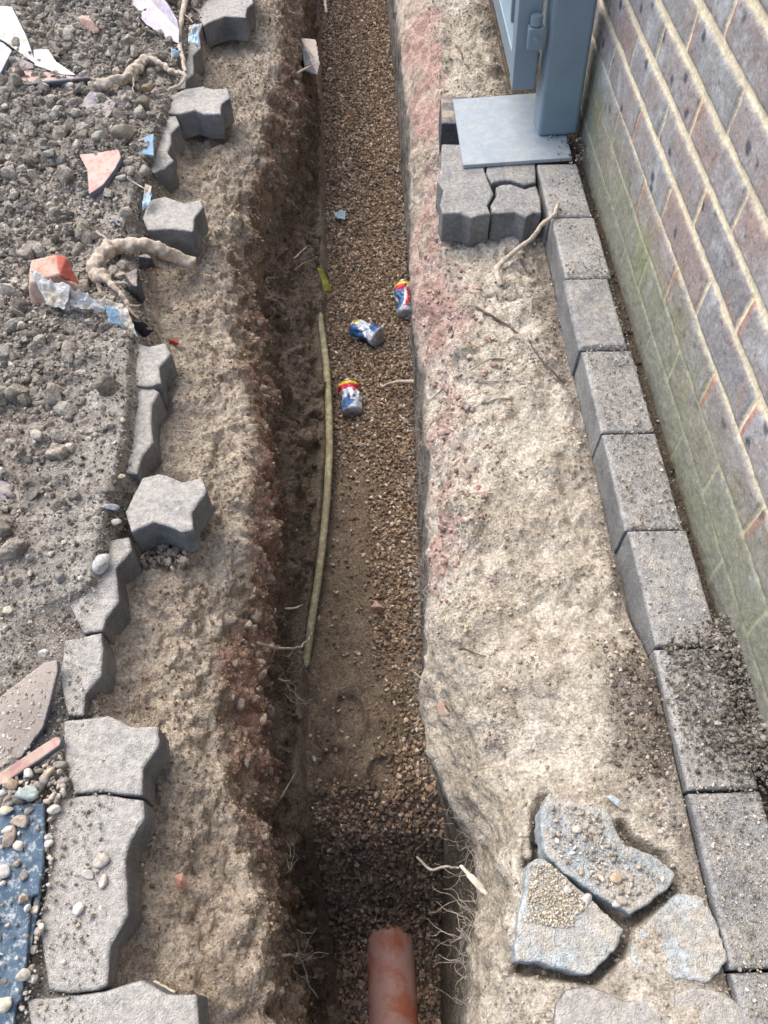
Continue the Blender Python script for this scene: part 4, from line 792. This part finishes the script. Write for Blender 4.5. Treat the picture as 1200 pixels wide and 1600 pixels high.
can(573, 520, -.53, .95, .092, .032, 14, 'badly crumpled silver and blue can in the middle of the gravel', .22, -1, 2.2, 1)
can(547, 622, -.53, .10, .100, .028, 27, 'dented can with white panel and yellow top, nearest of three', .06, 1, .9, 2)
# litter
def crumple(name, W, nx, ny, amp, mat, seed, sc=.02, th=.0006):
    """crumpled thin film over a four-sided patch of world points"""
    a, b, c, d = [np.array(q) for q in W]; s, t = np.meshgrid(np.linspace(0, 1, nx), np.linspace(0, 1, ny), indexing='ij'); s = s[..., None]; t = t[..., None]
    V = (a*(1-s)+b*s)*(1-t)+(d*(1-s)+c*s)*t; Q = V.astype(np.float32)
    V[..., 2] += amp*(1-np.abs(fbm(Q, sc, 3, seed))*3); V[..., 0] += amp*.5*fbm(Q, sc, 2, seed+4); V[..., 1] += amp*.7*fbm(Q, sc, 2, seed+8)
    idx = np.arange(nx*ny).reshape(nx, ny); Fq = np.stack([idx[:-1, :-1], idx[1:, :-1], idx[1:, 1:], idx[:-1, 1:]], -1).reshape(-1, 4)
    o = link(name, mesh_np(name, V.reshape(-1, 3), Fq), M[mat]); m = o.modifiers.new('thickness', 'SOLIDIFY'); m.thickness = th; return o
pf = empty('plastic_film', un(110, 460, .06)); tag(pf, 'torn dusty white plastic film draped over the broken brick', 'plastic')
def pchild(o): o.parent = pf; o.matrix_parent_inverse = Matrix.Translation(-Vector(pf.location)); return o
pchild(crumple('film_sheet', [un(48, 424, .085), un(112, 450, .085), un(102, 486, .055), un(74, 478, .05)], 40, 30, .006, 'film', 3))
pchild(crumple('film_sheet', [un(100, 450, .075), un(168, 468, .06), un(162, 490, .045), un(100, 484, .05)], 50, 30, .009, 'film', 5, .016))
pchild(crumple('film_tail', [un(160, 464, .055), un(200, 480, .045), un(216, 528, .02), un(178, 500, .03)], 40, 26, .006, 'film', 6))
tag(crumple('plastic_scrap', [un(165, 478, .06), un(186, 486, .055), un(190, 512, .03), un(170, 505, .03)], 24, 24, .006, 'bluefilm', 8), 'pale blue plastic scrap at the end of the torn film', 'plastic')
tag(crumple('plastic_scrap', [un(296, 40, .05), un(312, 42, .05), un(310, 74, .03), un(294, 70, .03)], 24, 24, .008, 'bluefilm', 9), 'light blue plastic tuft beside the topmost paver', 'plastic')
tag(crumple('plastic_scrap', [un(268, 78, .05), un(284, 80, .05), un(280, 88, .035), un(268, 94, .035)], 20, 20, .003, 'bluefilm', 10), 'light blue plastic flap under the smooth pale root', 'plastic')
tag(crumple('plastic_scrap', [un(228, 290, .03), un(238, 294, .03), un(236, 318, .02), un(222, 330, .015)], 20, 20, .005, 'bluefilm', 11), 'light blue plastic string wad above the isolated paver', 'plastic')
tag(tube('string', [(200, 280, .04), (212, 287, .035), (230, 297, .03), (236, 300, .03)], .002, .0014, 'film', .002, 31), 'thin white string leading to the blue plastic wad', 'string')
tag(crumple('plastic_scrap', [un(84, 644, .02), un(108, 646, .02), un(110, 656, .015), un(88, 655, .015)], 20, 14, .005, 'film', 12), 'small white plastic scrap in the left soil', 'plastic')
tag(crumple('plastic_scrap', [un(92, 708, .015), un(120, 706, .015), un(118, 716, .012), un(95, 718, .012)], 20, 14, .004, 'bluefilm', 13), 'bluish plastic scrap below the small white one', 'plastic')
tag(crumple('plastic_scrap', [un(-6, 528, .03), un(24, 530, .03), un(18, 538, .02), un(-6, 541, .02)], 20, 14, .004, 'film', 14), 'white curved scrap at the left edge of the photo', 'plastic')
tag(crumple('foil_scrap', [un(520, 330, -.545), un(540, 330, -.545), un(540, 345, -.55), un(527, 343, -.55)], 20, 14, .006, 'bluefilm', 15), 'pale blue foil scrap on the gravel above the cans', 'litter')
tag(crumple('leaf', [un(497, 420, -.44), un(505, 424, -.44), un(517, 453, -.50), un(507, 457, -.50)], 16, 20, .006, 'leaf', 16, .03, .0008), 'yellow green leaf hanging at the left foot of the trench', 'leaf')
tag(crumple('stone_flake', [un(946, 1246, -.006), un(958, 1244, -.004), un(983, 1262, -.004), un(975, 1268, -.008)], 14, 10, .002, 'bluefilm', 17, .03, .004), 'pale blue flake above the largest broken slab', 'chip')

# ---------------------------------------------------------------- brick wall: real relief of bricks and joints
WX = .521
yb = np.concatenate([np.arange(-1.2, -.05, .02), np.arange(-.05, 2.1, .0034), np.arange(2.1, 4.2, .007)]); zb = np.concatenate([np.arange(-.25, .70, .0034), np.arange(.70, 2.0, .012)])
YY, ZZ = np.meshgrid(yb, zb, indexing='ij'); Q = np.stack([np.full_like(YY, WX), YY, ZZ], -1).astype(np.float32)
wy = .0035*fbm(Q, .09, 3, 3)+.0012*fbm(Q, .015, 2, 5); wz = .003*fbm(Q, .11, 3, 8)+.0012*fbm(Q, .015, 2, 9)
PZ = .0745; zz = (ZZ+wz-.0405)/PZ; row = np.floor(zz).astype(int); tz = zz-row
PY = .2435; yy = (YY+wy-np.where(row % 2 == 0, 1.295+PY/2+.0, 1.295))/PY
yy = (YY+wy-np.where(row % 2 == 0, 1.42, 1.297))/PY; colb = np.floor(yy).astype(int); ty = yy-colb
dz_ = np.minimum(tz, 1-tz)*PZ; dy_ = np.minimum(ty, 1-ty)*PY
hb = lambda s: _h(row+500, colb+500, row*0+3, s)
jw = .0062+.0018*fbm(Q, .2, 2, 13); jw = jw*(.55+.45*sst(.1, .3, ZZ)); jwz = jw*(.40+.65*sst(.12, .3, ZZ))
dj = np.minimum(dz_-jwz, dy_-jw*.7)
brick = sst(-.0008, .0016, dj+.0012*fbm(Q, .012, 3, 15)); rnd = np.clip(dj/.007, 0, 1)
low = sst(.20, .10, ZZ)
relief = brick*(.0018+.0026*(1-(1-rnd)**2))*(1-.6*low)+.0012*fbm(Q, .03, 4, 19)+.0007*fbm(Q, .008, 3, 23)*(1+brick)+.0015*(hb(5)-.5)*brick
WXg = WX+.006-relief
bc = np.array([lin(138, 128, 124), lin(150, 140, 132), lin(128, 126, 128), lin(152, 126, 114), lin(136, 136, 134)])[(hb(7)*4.99).astype(int)]*.45+lin(144, 142, 142)*.55
bcol = bc*(.92+.16*hb(9))[..., None]
m1 = fbm(Q, .045, 4, 29, .6); m2 = fbm(Q*np.array([1, 1, 1.6], np.float32), .018, 3, 33, .6)
bcol = mixc(bcol, sst(.05, .5, m1)*.65, lin(168, 172, 174)); bcol = mixc(bcol, sst(.05, .45, -m1+.2*m2)*.5, lin(150, 126, 112))
edge = sst(.020, .002, dy_-.004)*sst(.25, .7, hb(11)+.3*m1)*(ty > .5); bcol = mixc(bcol, edge*.8, lin(180, 112, 92))
sp, spc = worley(Q*np.array([1, 1, 1.2], np.float32), .05, 37); bcol = mixc(bcol, sst(.26, .14, sp+.12*m2)*(spc > .5)*.85, lin(62, 64, 72))
sp2, spc2 = worley(Q, .012, 41); bcol = mixc(bcol, sst(.34, .2, sp2)*(spc2 > .8)*.6, lin(80, 76, 78))
mort = mixc(np.zeros(YY.shape+(3,))+lin(214, 203, 174), sst(.0, .4, m2)*.4, lin(200, 192, 168))
alg = sst(.23, .06, ZZ+.05*m1)
wcol = mort*(1-brick[..., None])+bcol*brick[..., None]
wcol = mixc(wcol, alg*.78, lin(126, 128, 106)); wcol = mixc(wcol, alg*sst(-.1, .4, fbm(Q, .12, 3, 47))*.5, lin(128, 134, 88)); wcol = mixc(wcol, sst(.12, .02, ZZ+.03*m1)*.55, lin(122, 120, 110))
wcol = mixc(wcol, alg*(1-brick)*.5, lin(166, 168, 138))
Vw = np.stack([WXg, YY, ZZ], -1); nr, nc = YY.shape
idx = np.arange(nr*nc).reshape(nr, nc); Fw = np.stack([idx[:-1, :-1], idx[:-1, 1:], idx[1:, 1:], idx[1:, :-1]], -1).reshape(-1, 4)
# closed back so the wall has its thickness
b0 = len(Vw.reshape(-1, 3)); ring = np.concatenate([idx[:, 0], idx[-1, 1:], idx[::-1, -1][1:], idx[0, ::-1][1:-1]])
Vr = Vw.reshape(-1, 3)[ring].copy(); Vr[:, 0] = WX+.215; k = len(ring); a_ = np.arange(k); a2 = (a_+1) % k
Fr = np.stack([ring[a_], ring[a2], b0+a2, b0+a_], -1)
cn = np.array([idx[0, 0], idx[-1, 0], idx[-1, -1], idx[0, -1]]); Vb = Vw.reshape(-1, 3)[cn].copy(); Vb[:, 0] = WX+.2152; Fb = np.array([[b0+k, b0+k+1, b0+k+2, b0+k+3]])
Va = np.concatenate([Vw.reshape(-1, 3), Vr, Vb]); Ca = np.concatenate([wcol.reshape(-1, 3), wcol.reshape(-1, 3)[ring], wcol.reshape(-1, 3)[cn]])
q = NT('brick_mat'); c = q.attr(); n2 = q.noise(180, 5, .7)
c = q.mix(1., c, q.mix(q.ramp(n2, .3, .7), (.78, .78, .78), (1.22, 1.22, 1.22)), 'MULTIPLY'); c = q.mix(1., c, q.mix(q.ramp(q.noise(35, 5, .7), .3, .7), (.85, .85, .86), (1.14, 1.13, 1.12)), 'MULTIPLY')
sep = q.n('ShaderNodeSeparateColor'); q.l(q.vor(300, 'Color'), sep.inputs[0])
c = q.mix(q.math('MULTIPLY', q.math('MULTIPLY', q.ramp(sep.outputs[0], .9, .94), q.ramp(q.vor(300), .45, .25)), .35), c, (.55, .55, .55))
M['brick'] = q.done(c, .88, ((q.noise(300, 5, .7), .0016), (q.noise(60, 4), .002)), .25)
bw = link('brick_wall', mesh_np('brick_wall', Va, np.concatenate([Fw, Fr, Fb]), Ca), M['brick']); tag(bw, 'weathered brick wall with cream mortar and green algae at its foot', 'wall')

# ---------------------------------------------------------------- steel post, plate and gate
def box(name, x0, x1, y0, y1, z0, z1, mat, parent, bev=.004):
    bm = bmesh.new(); bmesh.ops.create_cube(bm, size=1); 
    for v in bm.verts: v.co = Vector(((x0+x1)/2+v.co.x*(x1-x0), (y0+y1)/2+v.co.y*(y1-y0), (z0+z1)/2+v.co.z*(z1-z0)))
    bmesh.ops.bevel(bm, geom=bm.edges[:], offset=bev, segments=3, affect='EDGES', profile=.5)
    me = bpy.data.meshes.new(name); bm.to_mesh(me); bm.free()
    for p in me.polygons: p.use_smooth = False
    o = link(name, me, M[mat], parent)
    return o
def cyl(name, c, r, h, mat, parent, axis='Z', seg=6, bev=.001):
    bm = bmesh.new(); bmesh.ops.create_cone(bm, cap_ends=True, segments=seg, radius1=r, radius2=r, depth=h)
    if axis == 'Y': bmesh.ops.rotate(bm, verts=bm.verts, matrix=Matrix.Rotation(math.pi/2, 3, 'X'))
    bmesh.ops.translate(bm, verts=bm.verts, vec=c); bmesh.ops.bevel(bm, geom=bm.edges[:], offset=bev, segments=2, affect='EDGES')
    me = bpy.data.meshes.new(name); bm.to_mesh(me); bm.free(); return link(name, me, M[mat], parent)
gp_ = empty('gate_post', (.465, 1.80, .0)); tag(gp_, 'blue grey steel gate post welded to a flat base plate beside the wall', 'post')
pw = prism('base_plate', [un(a, b, .009) for a, b in [(708, 155), (724, 258), (894, 246), (868, 143)]], .008, M['plate'], .0012); pw.parent = gp_; pw.location = Vector(pw.location)-gp_.location
po = box('post_tube', -.048, .046, -.045, .045, .010, 1.75, 'steel', gp_, .009); po.rotation_euler = (0, math.radians(-3.2), 0)
cyl('bolt', (-.20, .06, .012), .006, .005, 'steel', gp_)
bpy.data.objects.remove(bpy.data.objects['bolt'])
gt = empty('metal_gate', (.372, 1.80, .0)); tag(gt, 'blue grey steel gate frame standing open beside its post', 'gate'); gt.rotation_euler = (0, math.radians(-3.2), 0)
box('gate_stile', -.022, .030, -.02, .03, .108, 1.6, 'steel', gt, .003)
box('gate_rail', -.020, .026, .0302, 1.1, .112, .165, 'steel', gt, .003)
box('gate_rail', -.020, .026, .0302, 1.1, 1.55, 1.6, 'steel', gt, .003)
box('gate_stile', -.020, .026, 1.1002, 1.15, .112, 1.6, 'steel', gt, .003)
for k in range(6): box('gate_bar', -.006, .010, .18+.16*k, .196+.16*k, .1652, 1.5498, 'steel', gt, .002)
h = box('hinge_bracket', .000, .034, -.046, -.0202, .205, .250, 'steel', gt, .003)
cyl('hinge_bolt', (.016, -.034, .262), .013, .020, 'steel', gt, 'Z', 16, .002)
cyl('hinge_bolt', (.017, -.048, .226), .009, .008, 'steel', gt, 'Y', 6, .001)
# blocks, plates and chunks are heavier in the far field only where visible; nothing below this line
